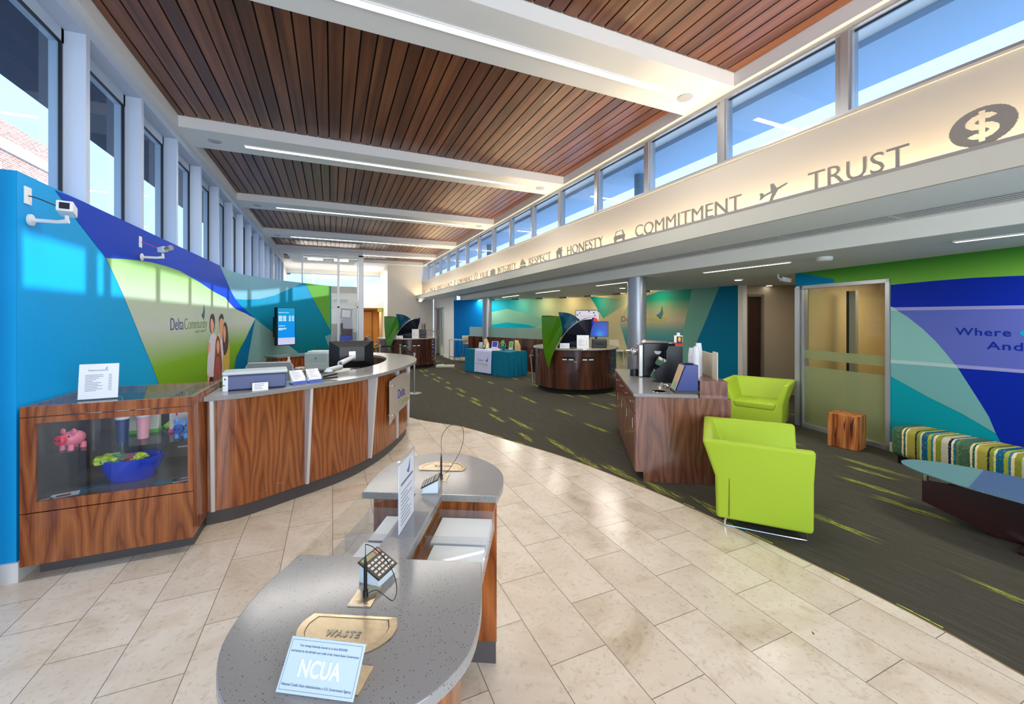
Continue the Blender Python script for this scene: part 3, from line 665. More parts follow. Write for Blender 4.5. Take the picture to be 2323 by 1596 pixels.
mb = MB(); n = len(wb.p); A = [wb.at(u, 0, 0) for u in wb.s]; B = [wb.at(u, 0, .018) for u in wb.s]
mb.add([*A, *B, *[(x, y, .13) for x, y, _ in A], *[(x, y, .12) for x, y, _ in B]], [f for i in range(n-1) for f in ((n+i, n+i+1, 3*n+i+1, 3*n+i), (2*n+i, 2*n+i+1, 3*n+i+1, 3*n+i))]+[(0, n, 3*n, 2*n)])
struct(mb.build('baseboard_back', CREAM))
# white wall with door left of the blue, and the alcove wall with dark doorway
mb = MB(); mb.box(4.63, 4.78, 16.62, 18.2, 0, 2.7); mb.box(4.63, 4.78, 18.2, 20.2, 2.25, 2.7); mb.box(4.63, 4.78, 19.9, 20.2, 0, 2.25); struct(mb.build('wall_right', WHITE))
mb = MB(); mb.box(4.61, 4.64, 16.62, 18.2, 0, .12); struct(mb.build('baseboard_far', WHITE))
mb = MB(); mb.box(4.63, 4.75, 18.2, 18.27, 0, 2.25); mb.box(4.63, 4.75, 18.95, 19.02, 0, 2.25); mb.box(4.63, 4.75, 19.83, 19.9, 0, 2.25); mb.box(4.63, 4.75, 18.2, 19.9, 2.18, 2.25)
d = struct(mb.build('door_2', FRAME)); MB().box(4.67, 4.71, 19.02, 19.83, 0, 2.18).build('door_leaf', WALD, d); MB().box(4.68, 4.69, 18.27, 18.95, .02, 2.18).build('pane', FRO, d)
MB().tube([(4.60, 19.1, .9), (4.60, 19.1, 1.2)], .012).build('door_handle', CHROME, d)
mb = MB(); mb.box(4.8, 6.6, 17.0, 21, 0, .01); 
def vwall(name, a, b, z0, z1, t, m):
    a, b = Vector(a), Vector(b); n = Vector((-(b-a).y, (b-a).x)).normalized()*t
    q = MB(); q.prism([tuple(a), tuple(b), tuple(b+n), tuple(a+n)], z0, z1); return struct(q.build(name, m))
vwall('wall_alcove', (8.42, 6.325), (8.55, 6.37), 0, ZL, .1, WARM)
vwall('wall_alcove', (8.92, 6.21), (12.2, 4.8), 0, ZL, .1, BEIGE); vwall('wall_alcove', (8.551, 6.37), (8.919, 6.21), 2.285, ZL, .1, BEIGE)
vwall('wall_alcove', (7.15, 4.33), (12.2, 4.75), 0, ZL, -.05, BEIGE)
mb = MB(); mb.M = Matrix.Translation((8.58, 6.36, 0)) @ Matrix.Rotation(-.41, 4, 'Z')
mb.box(-.03, .02, -.03, .1, 0, 2.28); mb.box(.34, .39, -.03, .1, 0, 2.28); mb.box(-.03, .39, -.03, .1, 2.23, 2.28)
d = struct(mb.build('door_3', mat('taupe_door_frame', (120, 112, 98), .5))); mb2 = MB(); mb2.M = mb.M; mb2.box(.02, .34, .03, .07, 0, 2.23).build('door_leaf', mat('espresso_door', (48, 28, 22), .35), d)
# columns in the room
for x, y, nm in ((5.1, 5.94, 'silver round column beside the coffee counter'), (5.18, 14.05, 'silver round column behind the teal table')):
    o = MB().lathe([(.165, 0), (.165, ZL)], x, y, 40).build('column', mat('silver_column', (150, 154, 160), .35, .6), smooth=True); tag(o, nm, 'column')
# glass enclosed office at the far end
GF = mat('pale_aluminium', (186, 188, 192), .4, .3)
yg = 16.5; mb = MB()
for x0, x1 in ((-1.92, -1.86), (-1.0, -.95), (.18, .26), (.86, .9)): mb.box(x0, x1, yg, yg+.08, 0, 4.05)
mb.box(-1.92, 1.08, yg-.02, yg+.12, 4.05, ZB); mb.box(.92, 1.1, yg-.02, yg+.14, 0, 4.1); mb.box(-1.92, 1.0, yg, yg+.08, 2.13, 2.18)
f = struct(mb.build('window_%d' % wn, GF)); wn += 1
MB().box(-1.9, .95, yg+.03, yg+.038, .05, 4.05).build('pane', TRANSP, f)
mb = MB(); mb.box(1.04, 1.1, yg+.14, 20.4, 0, 2.5); mb.box(-1.9, 1.06, 20.4, 20.5, 0, 3.2); struct(mb.build('wall_office', WARM))
mb = MB(); mb.box(-1.5, .9, 17.0, 19.5, 4.10, 4.14); struct(mb.build('ceiling', WHITE))
def wallthing(name, label, cat, loc, rz=0): return thing(name, label, cat, loc, rz)
for k, (x, y) in enumerate(((-.6, 18.0), (.35, 18.0))):
    t = thing('ceiling_light', ('square recessed ceiling light in the glass office, left one', 'square recessed ceiling light in the glass office, right one')[k], 'light', (x, y, 4.10), 0)
    MB().box(-.3, .3, -.3, .3, -.02, 0).build('frame', WHITE, t); MB().box(-.26, .26, -.26, .26, -.025, -.02).build('diffuser', LAMP, t)
# ------------------------------------------------------------------ lamps
def linlamp(name, x0, x1, y, z, w, m, label, group=None, horizontal=True, power=None):
    if horizontal: c = ((x0+x1)/2, y, z); hx, hy = (x1-x0)/2, w/2
    else: c = (y, (x0+x1)/2, z); hx, hy = w/2, (x1-x0)/2
    t = thing(name, label, 'light', c, 0, group)
    MB().box(-hx, hx, -hy, hy, -.012, .01).build('diffuser', m, t)
    m1 = MB(); e = .008; m1.box(-hx-e, hx+e, -hy-e, -hy, -.014, .01); m1.box(-hx-e, hx+e, hy, hy+e, -.014, .01); m1.box(-hx-e, -hx, -hy, hy, -.014, .01); m1.box(hx, hx+e, -hy, hy, -.014, .01); m1.build('trim_ring', WHITE, t)
    return t
ords = ['behind the entrance bay', 'nearest beam', 'second beam from the front', 'third beam from the front', 'fourth beam from the front', 'farthest beam']
for (a, b), o_ in zip(beams[1:], ords[1:]):
    linlamp('ceiling_light', -1.16, 3.35, (a+b)/2+.02, ZB, .07, LAMP, 'long white linear strip light set in the underside of the ' + o_, 'linear lights in the white beams')
    light('beam_lamp', 'AREA', (1.1, (a+b)/2+.02, ZB-.02), (0, 0, 0), 70, (1, .95, .88), 4.5, .07)
for i, y0 in enumerate((.55, 3.46, 6.4, 9.4, 12.0, 14.6)):
    linlamp('ceiling_light', y0, y0+1.35, 5.5, ZL, .05, LAMPL, 'short strip light in low ceiling ' + ('at the right edge', 'above the lime tub chairs', 'left of the coffee counter column', 'above the nearer teller pod', 'above the teal table', 'farthest away by the white wall')[i], 'strip lights in the low ceiling', False)
    light('low_lamp', 'AREA', (5.5, y0+.67, ZL-.03), (0, 0, 0), 27, (1, .94, .84), .05, 1.35)
def speaker(x, y, label, r=.085):
    t = thing('ceiling_speaker', label, 'speaker', (x, y, ZB), 0, 'round ceiling speakers')
    MB().lathe([(r, 0), (r, -.008), (r*.92, -.012), (0.001, -.012)], n=32).build('grille', mat('speaker_grille', (176, 176, 182), .6), t, smooth=True)
speaker(3.69, 3.49, 'round speaker grille at the right end of the nearest beam'); speaker(-1.52, 7.02, 'round speaker grille at the left end of the second beam'); speaker(3.69, 7.05, 'round speaker grille at the right end of the second beam')
speaker(-1.52, 10.65, 'round speaker grille at the left end of the third beam'); speaker(-1.52, 14.3, 'round speaker grille at the left end of the fourth beam'); speaker(3.69, 10.65, 'round speaker grille at the right end of the third beam')
def disc(px, py, label, r, lit, name='downlight', cat='light', h=.012):
    x, y = U(px, py, ZL); t = thing(name, label, cat, (x, y, ZL))
    MB().lathe([(r, 0), (r, -h), (r*.8, -h*1.6), (.001, -h*1.6)], n=28).build('trim_ring', WHITE, t, smooth=True)
    if lit: MB().lathe([(r*.7, -h*1.6), (r*.7, -h*1.7), (.001, -h*1.7)], n=20).build('lens', LAMPL, t)
disc(1675, 633, 'round downlight nearest the lime armchair', .09, True); disc(1745, 646, 'round downlight by the alcove', .08, True); disc(1412, 652, 'round downlight left of the big column', .09, True)
disc(1870, 583, 'domed white smoke detector in the low ceiling', .085, False, 'smoke_detector', 'smoke detector', .03)
for i, (px, py) in enumerate(((1127, 681), (1183, 677.5), (1240, 674), (1299, 670.5), (1362, 666.5), (1432, 661.5), (1500, 656.5))):
    u, z = wb.hit(px, 700); x, y, _ = wb.at(u, ZL, .55); n = Vector(wb.at(u, 0, 1))-Vector(wb.at(u, 0, 0))
    t = thing('wall_washer', ('leftmost', 'second from the left', 'third from the left', 'fourth from the left', 'fifth from the left', 'sixth from the left', 'rightmost')[i] + ' small ceiling spotlight washing the back wall print', 'light', (x, y, ZL), math.atan2(n.y, n.x), 'wall washers in the low ceiling')
    MB().box(-.03, .05, -.14, .14, -.045, 0).build('housing', mat('grey_fixture', (120, 120, 116), .5), t, bevel=.006)
    MB().box(-.07, -.03, -.12, .12, -.02, -.012).build('lens', mat('warm_lens', (255, 255, 255), .5, emit=(255, 205, 140), es=7), t)
    l = light('washer_lamp', 'AREA', (x-n.x*.05, y-n.y*.05, ZL-.05), (0, 0, 0), 4.5, (1, .78, .5), .2, .06)
    l.rotation_euler = Vector((-n.x*.8, -n.y*.8, -1)).to_track_quat('-Z', 'Y').to_euler()
# ------------------------------------------------------------------ frieze lettering
LET = mat('taupe_metal_letters', (140, 133, 126), .5, .2)
def word(s, y0, y1, label, h=.17):
    t = thing('word_sign', label, 'sign', (3.75, (y0+y1)/2*.951, 2.839), 0)
    y0, y1, h = y0*.951, y1*.951, h*.951
    vs, fs = text2d(s, width=abs(y1-y0), height=h)
    # every letter its own part: split the outline into the connected shapes of single characters
    import collections
    adj = collections.defaultdict(set)
    for f in fs:
        for a in f: adj[a].update(f)
    seen = set()
    for i in range(len(vs)):
        if i in seen: continue
        st = [i]; comp = set()
        while st:
            a = st.pop()
            if a in comp: continue
            comp.add(a); st += adj[a]-comp
        seen |= comp; idx = {a: k for k, a in enumerate(sorted(comp))}
        F = [tuple(idx[a] for a in f) for f in fs if f[0] in comp]
        if not F: continue
        V = [vs[a] for a in sorted(comp)]; n = len(V); E = {}
        for f in F:
            for k in range(len(f)): e = (f[k], f[(k+1) % len(f)]); E.setdefault(tuple(sorted(e)), []).append(e)
        side = [e[0] for e in E.values() if len(e) == 1]; sg = -1; hw = abs(y1-y0)/2
        m = MB(); m.add([(0, hw-u, v) for u, v in V]+[(.014, hw-u, v) for u, v in V], [tuple(f) for f in F]+[tuple(a+n for a in reversed(f)) for f in F]+[(a, b, b+n, a+n) for a, b in side])
        m.build('letter', LET, t)
    return t
for s, a, b in (('TRUST', 1.61, 2.32), ('COMMITMENT', 2.98, 4.63), ('HONESTY', 5.37, 6.47), ('RESPECT', 7.08, 8.07), ('INTEGRITY', 8.75, 9.92), ('VALUE', 10.61, 11.31), ('CONVENIENCE', 12.0, 13.7), ('FAMILY LEGACY', 14.32, 16.7), ('UNITY CARE &', 16.95, 19.6)):
    word(s, a, b, 'taupe cut-out word %s standing on the lit ledge of the frieze' % s)
def icon(name, label, y0, y1, h, polys, base=2.839):
    t = thing('icon_sign', label, 'sign', (3.75, (y0+y1)/2*.951, base), 0); m = MB(); w = (y1-y0)*.951; h *= .951
    for k, P in enumerate(polys): m.sheet(lambda u, v, q: (q*(1+.08*k)-.0006*k, w/2-u*w, v*h), P, .012)
    m.build(name, LET, t)
circ = lambda cx, cy, r, n=20, ry=None: [(cx+r*math.cos(2*PI*k/n), cy+(ry or r)*math.sin(2*PI*k/n)) for k in range(n)]
# dollar coin: a ring disc with the $ cut through, built as strips
t = thing('icon_sign', 'round dollar coin symbol standing on the ledge at the right end of the frieze', 'sign', (3.75, 1.175, 2.839)); m = MB()
outer = [(.5+.5*math.cos(2*PI*k/40), .5+.5*math.sin(2*PI*k/40)) for k in range(40)]
def inS(u, v):
    u = (u-.5)/.5; v = (v-.5)/.5
    if abs(u) < .085 and abs(v) < .80: return True
    th = .125
    for cx, cy, a0, a1 in ((0, .25, -10, 0), (0, -.25, 0, 0)):
        r = math.hypot(u/1.25, v-cy); a = math.degrees(math.atan2(v-cy, u/1.25))
        if abs(r-.28) < th:
            if cy > 0 and (a > 25 or a < -80): return True
            if cy < 0 and (a < 100 and a > -155): return True
    return False
G = 60
for i in range(G):
    j = 0
    while j < G:
        u, v = (i+.5)/G, (j+.5)/G
        if math.hypot(u-.5, v-.5) < .5 and not inS(u, v):
            k = j
            while k < G and math.hypot(u-.5, (k+.5)/G-.5) < .5 and not inS(u, (k+.5)/G): k += 1
            W_ = .30; H_ = .24; y1_ = W_/2-i/G*W_; m.box(0, .014, y1_-W_/G, y1_, j/G*H_, k/G*H_); j = k
        else: j += 1
m.build('coin', LET, t)
icon('airplane', 'airplane symbol on the frieze ledge between COMMITMENT and TRUST', 2.5, 2.78, .17, [[(1.0, .75), (.96, .82), (.62, .66), (.50, 1.0), (.40, .98), (.42, .58), (.16, .47), (.10, .62), (.0, .62), (.04, .42), (.0, .2), (.1, .24), (.2, .36), (.46, .46), (.36, .0), (.46, .0), (.68, .55), (.94, .68)]])
icon('car', 'small car symbol on the frieze ledge between HONESTY and COMMITMENT', 4.84, 5.12, .17, [[(.05, .2), (.95, .2), (.98, .5), (.86, .58), (.14, .58), (.02, .5)], [(.14, .58), (.2, .58), (.3, .92), (.22, .95)], [(.86, .58), (.8, .58), (.7, .92), (.78, .95)], [(.24, .95), (.76, .95), (.76, .88), (.24, .88)], [(.08, 0), (.24, 0), (.24, .2), (.08, .2)], [(.76, 0), (.92, 0), (.92, .2), (.76, .2)]])
icon('house', 'small house symbol on the frieze ledge between RESPECT and HONESTY', 6.62, 6.90, .19, [[(.15, 0), (.4, 0), (.4, .55), (.15, .55)], [(.6, 0), (.85, 0), (.85, .55), (.6, .55)], [(.4, .3), (.6, .3), (.6, .55), (.4, .55)], [(0, .55), (1, .55), (.5, 1)], [(.72, .7), (.84, .6), (.84, 1), (.72, 1)]])
icon('sailboat', 'sailboat symbol on the frieze ledge between INTEGRITY and RESPECT', 8.2, 8.58, .21, [[(0, .18), (1, .18), (.85, 0), (.15, 0)], [(.1, .24), (.48, .24), (.48, 1)], [(.54, .24), (.95, .24), (.54, .85)]])
icon('suitcase', 'suitcase symbol on the frieze ledge between VALUE and INTEGRITY', 10.08, 10.45, .17, [[(0, 0), (.16, 0), (.16, .85), (0, .85)], [(.22, 0), (.78, 0), (.78, .85), (.22, .85)], [(.84, 0), (1, 0), (1, .85), (.84, .85)], [(.35, .85), (.42, .85), (.42, 1), (.35, 1)], [(.58, .85), (.65, .85), (.65, 1), (.58, 1)], [(.35, .95), (.65, .95), (.65, 1.0), (.35, 1.0)]])
t = thing('icon_sign', 'open ring clock symbol on the frieze ledge between CONVENIENCE and VALUE', 'sign', (3.75, 11.1, 2.839)); m = MB(); m.tube([(0, .13*math.cos(2*PI*k/24), .1+.095*math.sin(2*PI*k/24)) for k in range(24)], .014, 6, True); m.tube([(0, 0, .1), (0, 0, .16)], .012, 6); m.tube([(0, 0, .1), (0, -.05, .07)], .012, 6); m.build('clock', LET, t)
icon('flame', 'narrow torch symbol on the frieze ledge left of CONVENIENCE', 13.86, 14.1, .2, [[(.3, 0), (.7, 0), (.8, .5), (.2, .5)], [(.2, .55), (.8, .55), (.5, 1)]])
# ------------------------------------------------------------------ security cameras
def seccam(u, z, label, yaw, box=(.075, .075, .12), tube=False, cable=(20, 20, 20)):
    x, y, _ = wl.at(u, z); t = thing('security_camera', label, 'camera', (x+.001, y, z))
    MB().box(0, .008, -.035, .035, .10, .22).build('wall_plate', WHITEP, t, bevel=.002)
    m = MB(); m.M = Matrix.Translation((0, .03, 0)) @ Matrix.Rotation(PI/2, 4, 'Y'); m.lathe([(.04, 0), (.04, .012), (.02, .02)], n=20); m.M = Matrix.Identity(4)
    e = Vector((math.sin(yaw), -math.cos(yaw)*0+.0, 0)); m.tube([(0, .03, 0), (.14, .03, .0), (.2, .03, .01)], [.014, .013, .016]); m.tube([(.19, .03, .0), (.19, .03, .05)], .012)
    m.build('arm', WHITEP, t, smooth=True)
    b = MB(); b.M = Matrix.Translation((.19, .03, .095)) @ Matrix.Rotation(yaw, 4, 'Z') @ Matrix.Rotation(-.12, 4, 'X'); bx, bz, by = box
    b.box(-bx/2, bx/2, -by/2, by/2, -bz/2, bz/2); b.build('camera_body', WHITEP, t, bevel=.006)
    l = MB(); l.M = b.M
    if tube: l.M = b.M @ Matrix.Translation((0, -by/2, 0)) @ Matrix.Rotation(PI/2, 4, 'X'); l.lathe([(.024, 0), (.024, .04), (.028, .05), (.028, .08), (.001, .08)], n=20)
    else: l.box(-bx*.3, bx*.3, -by/2-.003, -by/2, -bz*.3, bz*.3)
    l.build('lens', STEEL if tube else mat('lens_glass', (10, 14, 40), .08), t, smooth=tube)
    MB().tube(smooth_path([(.008, 0, .16), (.05, .01, .15), (.12, .05, .12), (.18, .08, .11)], 5), .004, 6).build('cable', mat('cable%d' % cable[0], cable, .5), t)
seccam(.10, 2.43, 'white box camera on the cyan corner of the left wall', .25, (.085, .075, .15))
seccam(1.91, 2.42, 'smaller white camera with a long lens on the royal blue band', .9, (.06, .055, .09), True, (190, 40, 130))
def smallcam(loc, rz, label):
    t = thing('security_camera', label, 'camera', loc, rz)
    MB().tube([(0, 0, 0), (0, 0, -.06), (0, -.06, -.09)], .012).build('arm', WHITEP, t)
    m = MB(); m.M = Matrix.Translation((0, -.12, -.09)) @ Matrix.Rotation(.2, 4, 'X'); m.box(-.04, .04, -.09, .07, -.035, .035); m.build('camera_body', WHITEP, t, bevel=.008)
smallcam((6.93, 4.55, ZL), 1.2, 'small white camera hanging from the low ceiling by the office glazing'); smallcam((4.62, 17.2, 2.42), 1.4, 'small white camera on the white wall left of the blue print')
# ------------------------------------------------------------------ display case
CX0, CX1, CY0, CY1, CZ = -1.89, -.957, 3.79, 4.62, 1.16
t = thing('display_case', 'walnut display case with glass front at the left end of the reception counter', 'display case', (CX0, CY0, 0)); Wc = CX1-CX0; Dc = CY1-CY0
MB().box(.05, Wc-.02, .10, Dc-.05, 0, .10).build('toe_kick', KICK, t)
MB().box(0, Wc, 0, .02, .10, .445).build('lower_panel', WALNUT, t)
m = MB(); m.box(0, .075, 0, .02, .452, 1.085); m.box(Wc-.032, Wc, 0, .02, .452, 1.085); m.box(.075, Wc-.032, 0, .02, .452, .52); m.box(.075, Wc-.032, 0, .02, 1.045, 1.085); m.build('door_frame', WALNUT, t)
m = MB(); m.box(0, Wc, 0, .03, 1.092, CZ); m.box(0, .02, .03, Dc, 1.12, CZ-.002); m.box(Wc-.02, Wc, .03, Dc, 1.12, CZ-.002); m.box(0, Wc, Dc-.02, Dc, 1.12, CZ-.002); m.build('top_rail', WALNUT, t)
m = MB(); m.box(0, .02, .02, Dc, .10, 1.12); m.box(Wc-.02, Wc, .02, Dc, .10, 1.12); m.box(0, Wc, Dc-.03, Dc, .1, 1.12); m.build('carcass', WALNUT, t)
m = MB(); m.box(.02, Wc-.02, .02, Dc-.03, .49, .505); m.box(.02, .026, .02, Dc-.03, .505, 1.1); m.box(Wc-.026, Wc-.02, .02, Dc-.03, .505, 1.1); m.box(.02, Wc-.02, Dc-.036, Dc-.03, .505, 1.1); m.build('lining', mat('dark_case_lining', (100, 92, 84), .35), t)
MB().box(.07, Wc-.03, .008, .012, .515, 1.05).build('glass_door', glass('case_glass', (.95, .96, .97), 1.6, ior=1.6), t)
MB().box(.02, Wc-.02, .03, Dc-.02, CZ-.012, CZ-.003).build('glass_top', TRANSP, t)
MB().box(.08, Wc-.03, .10, Dc-.06, .80, .808).build('glass_shelf', TRANSP, t)
m = MB(); m.box(.30, .312, .6, .612, .505, 1.1); m.box(.30, .5, .59, .60, .60, .61); m.box(.7, .9, .5, .51, .66, .672); m.build('shelf_rail', STEEL, t)
cx = lambda x, y, z: (CX0+x, CY0+y, z)
def piggy(loc, col, snout, label, rz):
    t = thing('piggy_bank', label, 'piggy bank', loc, rz); M1 = mat('pig_'+label.split()[0], col, .4); M2 = mat('snout_'+label.split()[0], snout, .4)
    MB().sph((0, .03, .075), .06, 1, 1.15, .9).build('body', M1, t, smooth=True)
    m = MB(); m.M = Matrix.Translation((0, -.045, .078)) @ Matrix.Rotation(PI/2, 4, 'X'); m.lathe([(.034, -.01), (.036, .012), (.03, .02), (.001, .02)], n=24); m.build('snout', M2, t, smooth=True)
    m = MB(); [m.sph((s*.012, -.067, .08), .005, 1, .4, 1.4) for s in (-1, 1)]; m.build('nostril', BLACK, t)
    for s in (-1, 1):
        MB().sph((s*.042, .0, .128), .02, 1, .5, 1.2).build('ear', M1, t, smooth=True); MB().sph((s*.036, -.027, .10), .006).build('eye', BLACK, t)
        for q in (-.01, .07): MB().lathe([(.018, 0), (.016, .04)], s*.032, q, 14).build('foot', M1, t, smooth=True)
piggy(cx(.16, .18, .808), (240, 130, 150), (235, 40, 80), 'pink piggy bank with a red snout on the glass shelf of the display case', -.5)
piggy(cx(.81, .22, .808), (110, 160, 220), (60, 90, 170), 'blue piggy bank on the right of the display case shelf', -.25)
def tumbler(loc, col, label, h=.2, r=.036, clear=False):
    t = thing('tumbler', label, 'tumbler', loc)
    MB().lathe([(r*.85, 0), (r, h*.72)], n=24).build('cup', ACRY if clear else mat('tumbler_'+label.split()[0], col, .35), t, smooth=True)
    MB().lathe([(r*1.06, h*.70), (r*1.08, h*.97), (r*.9, h), (.001, h)], n=24).build('lid', WHITEP, t, smooth=True)
tumbler(cx(.43, .26, .808), (30, 50, 100), 'navy tumbler with white lid in the middle of the display case shelf', .25, .04); tumbler(cx(.53, .33, .808), (236, 170, 178), 'pink tumbler with white lid on the display case shelf', .24, .042); tumbler(cx(.20, .42, .808), (190, 205, 225), 'clear tumbler behind the pink piggy bank', .26, .045, True)
def tote(loc, w, h, c1, c2, label, rz=0):
    t = thing('tote_bag', label, 'bag', loc, rz); M1 = mat('tote_'+label.split()[0]+label.split()[1], c1, .6); M2 = mat('totetrim_'+label.split()[0], c2, .5)
    m = MB(); m.add([(-w/2, 0, 0), (w/2, 0, 0), (w/2, .08, 0), (-w/2, .08, 0), (-w/2*1.08, .02, h), (w/2*1.08, .02, h), (w/2*1.05, .06, h*1.02), (-w/2*1.05, .06, h*1.02)], [(0, 3, 2, 1), (0, 1, 5, 4), (1, 2, 6, 5), (2, 3, 7, 6), (3, 0, 4, 7), (4, 5, 6, 7)]); m.build('bag_body', M1, t, bevel=.01)
    m = MB(); m.box(-w/2-.004, w/2+.004, -.004, .084, 0, h*.16); m.build('bottom_band', M2, t)
    for q in (0, .07): MB().tube(smooth_path([(-w*.25, q, h*.9), (-w*.2, q-.005, h*1.2), (0, q-.01, h*1.32), (w*.2, q-.005, h*1.2), (w*.25, q, h*.9)], 4), .006, 6).build('handle', M2, t)
tote(cx(.46, .50, .808), .22, .17, (196, 200, 180), (90, 180, 50), 'beige tote bag with green trim at the back of the display shelf'); tote(cx(.76, .44, .808), .2, .15, (206, 200, 196), (225, 70, 130), 'pale tote bag with pink trim at the back of the display shelf')
def crumple(name, label, cat, loc, r, cols, seed, flat=.5, n=3, mt=None):
    random.seed(seed); t = thing(name, label, cat, loc)
    for k, c in enumerate(cols):
        bm = bmesh.new(); bmesh.ops.create_icosphere(bm, subdivisions=n, radius=r*(1-.12*k))
        for v in bm.verts: v.co *= random.uniform(.72, 1.25); v.co.z *= flat; v.co.x += (k-len(cols)/2)*r*.7; v.co.z = max(v.co.z, -r*.15)
        me = bpy.data.meshes.new('tissue'); bm.to_mesh(me); bm.free(); me.materials.append(mt or mat('tissue%d_%d_%d' % c, c, .6)); o = bpy.data.objects.new('tissue', me); sc.collection.objects.link(o); o.parent = t; o.location = (0, 0, r*.15)
    random.seed(seed+1); return t
t = thing('gift_basket', 'royal blue oval gift basket on the floor of the display case', 'basket', cx(.47, .32, .505)); m = MB(); m.M = Matrix.Diagonal((1.45, 1, 1, 1)); m.lathe([(.09, 0), (.12, .09), (.135, .17), (.125, .17), (.11, .09), (.08, .01), (.001, .01)], n=36); m.build('basket_body', mat('royal_blue_plastic', (20, 60, 200), .3), t, smooth=True)
crumple('tissue_paper', 'lime tissue paper and wrapped sweets heaped in the blue gift basket', 'paper', cx(.45, .32, .655), .085, [(190, 220, 60), (60, 150, 110), (150, 70, 70), (200, 225, 70)], 3)
crumple('tissue_paper', 'lime tissue paper lying at the back right of the display shelf', 'paper', cx(.74, .62, .81), .09, [(170, 210, 60), (180, 220, 70)], 5)
t = thing('gift_basket', 'blue plastic basket at the back of the display shelf', 'basket', cx(.40, .66, .808)); m = MB(); m.M = Matrix.Diagonal((1.6, 1, 1, 1)); m.lathe([(.07, 0), (.10, .2), (.092, .2), (.06, .01), (.001, .01)], n=30); m.build('basket_body', mat('navy_plastic', (20, 44, 140), .3), t, smooth=True)
def leaflet(loc, w, d, col, label, rz, name='leaflet', cat='leaflet', img=None):
    t = thing(name, label, cat, loc, rz); MB().box(-w/2, w/2, -d/2, d/2, 0, .002).build('sheet', mat('card%d_%d_%d' % col, col, .4), t)
    if img: MB().box(-w*.3, w*.2, -d*.3, d*.1, .002, .003).build('printed_area', mat('cardp%d_%d_%d' % img, img, .4), t)
for a in ((.17, .12, .14, .09, (206, 214, 226), 'white leaflet at the left front of the display case floor', .3, (150, 30, 40)), (.10, .06, .06, .05, (235, 235, 240), 'small white card in the left front corner of the display case', .4, None), (.27, .22, .12, .07, (0, 110, 120), 'teal card at the left of the display case floor', .5, (60, 50, 130)), (.74, .12, .16, .07, (0, 120, 140), 'teal strip leaflet at the right of the display case floor', .2, None), (.84, .13, .13, .09, (214, 220, 228), 'white leaflet at the right front of the display case floor', .3, (180, 40, 50))):
    leaflet(cx(a[0], a[1], .505), a[2], a[3], a[4], a[5], a[6], img=a[7])
# acrylic sign holders
def lines(m, x0, x1, z0, z1, n, y, ragged=True, th=.0028, right=None):
    for k in range(n):
        z = z1-(z1-z0)*k/max(1, n-1); xe = x0+(x1-x0)*(random.uniform(.35, .95) if ragged else 1)
        m.box(x0, xe, y-.0008, y, z, z+th)
        if right: m.box(right-.018, right, y-.0008, y, z, z+th)
INK = mat('print_ink', (90, 96, 120), .5); INKB = mat('print_ink_blue', (40, 50, 150), .5); LOGB = mat('logo_blue', (0, 100, 170), .4); LOGG = mat('logo_green', (130, 170, 60), .4)
def sailicon(m, cx_, cz, s, y):
    for P, o_ in (([(-.5, -.1), (.1, .25), (.4, 1.0), (.42, .1), (.15, -.5)], 0),): m.sheet(lambda u, v, q: (cx_+u*s, y-q, cz+v*s), P, .0008)
def signcard(name, label, cat, loc, rz, w, h, lean=-.12, header='DeltaCommunity', body=11, holder=True):
    t = thing(name, label, cat, loc, rz); R = Matrix.Rotation(lean, 4, 'X')
    if holder:
        m = MB(); m.M = R; m.box(-w/2-.003, w/2+.003, -.003, .003, 0, h+.003); m.M = Matrix.Identity(4); m.box(-w/2, w/2, 0, .07, 0, .003); m.build('acrylic_holder', ACRY, t)
    m = MB(); m.M = R; m.box(-w/2, w/2, -.006, -.0035, .004, h); p = m.build('paper_insert', PAPER, t)
    m = MB(); m.M = R
    if header: put_text(m, header, lambda u, v, q: (-w*.27+u, -.0062-q, h*.80+v), width=w*.5, height=h*.045)
    lines(m, -w*.34, w*.2, h*.24, h*.68, body, -.0062, right=w*.33)
    q = m.build('printing', INK, p)
    m = MB(); m.M = R; sailicon(m, w*.18, h*.87, h*.05, -.0062); m.build('logo', LOGB, p)
    return t
signcard('price_sign', 'white price list in a clear holder on top of the display case', 'sign', cx(.33, .16, CZ), 0.08, .215, .255)
# ------------------------------------------------------------------ reception counter
RT = 1.11
outer = [(-.955, 4.05), (-.68, 4.10), (-.28, 4.33), (.22, 4.66), (.63, 5.14), (.95, 5.72), (1.19, 6.35), (1.24, 7.05), (1.02, 7.65), (.72, 8.02)]
inner = [(-.95, 4.52), (-.72, 4.56), (-.42, 4.74), (-.08, 5.10), (.28, 5.50), (.56, 5.95), (.74, 6.45), (.80, 7.0), (.68, 7.45), (.45, 7.75)]
so = smooth_path(outer, 6); si = smooth_path(inner, 6)
RC = Wall([(x, y) for x, y in so], 1)
t = thing('reception_counter', 'curved walnut reception counter with grey stone top and white fins', 'counter', (0, 0, 0))
m = MB(); n = len(so); m.add([(x, y, RT-.04) for x, y in so]+[(x, y, RT-.04) for x, y in si]+[(x, y, RT) for x, y in so]+[(x, y, RT) for x, y in si],
    [f for i in range(n-1) for f in ((i, n+i, n+i+1, i+1), (2*n+i, 2*n+i+1, 3*n+i+1, 3*n+i), (i, i+1, 2*n+i+1, 2*n+i), (n+i+1, n+i, 3*n+i, 3*n+i+1))]+[(0, 2*n, 3*n, n), (n-1, 2*n-1, 4*n-1, 3*n-1)])
m.build('countertop', QZ, t, bevel=.004)
ins = .13
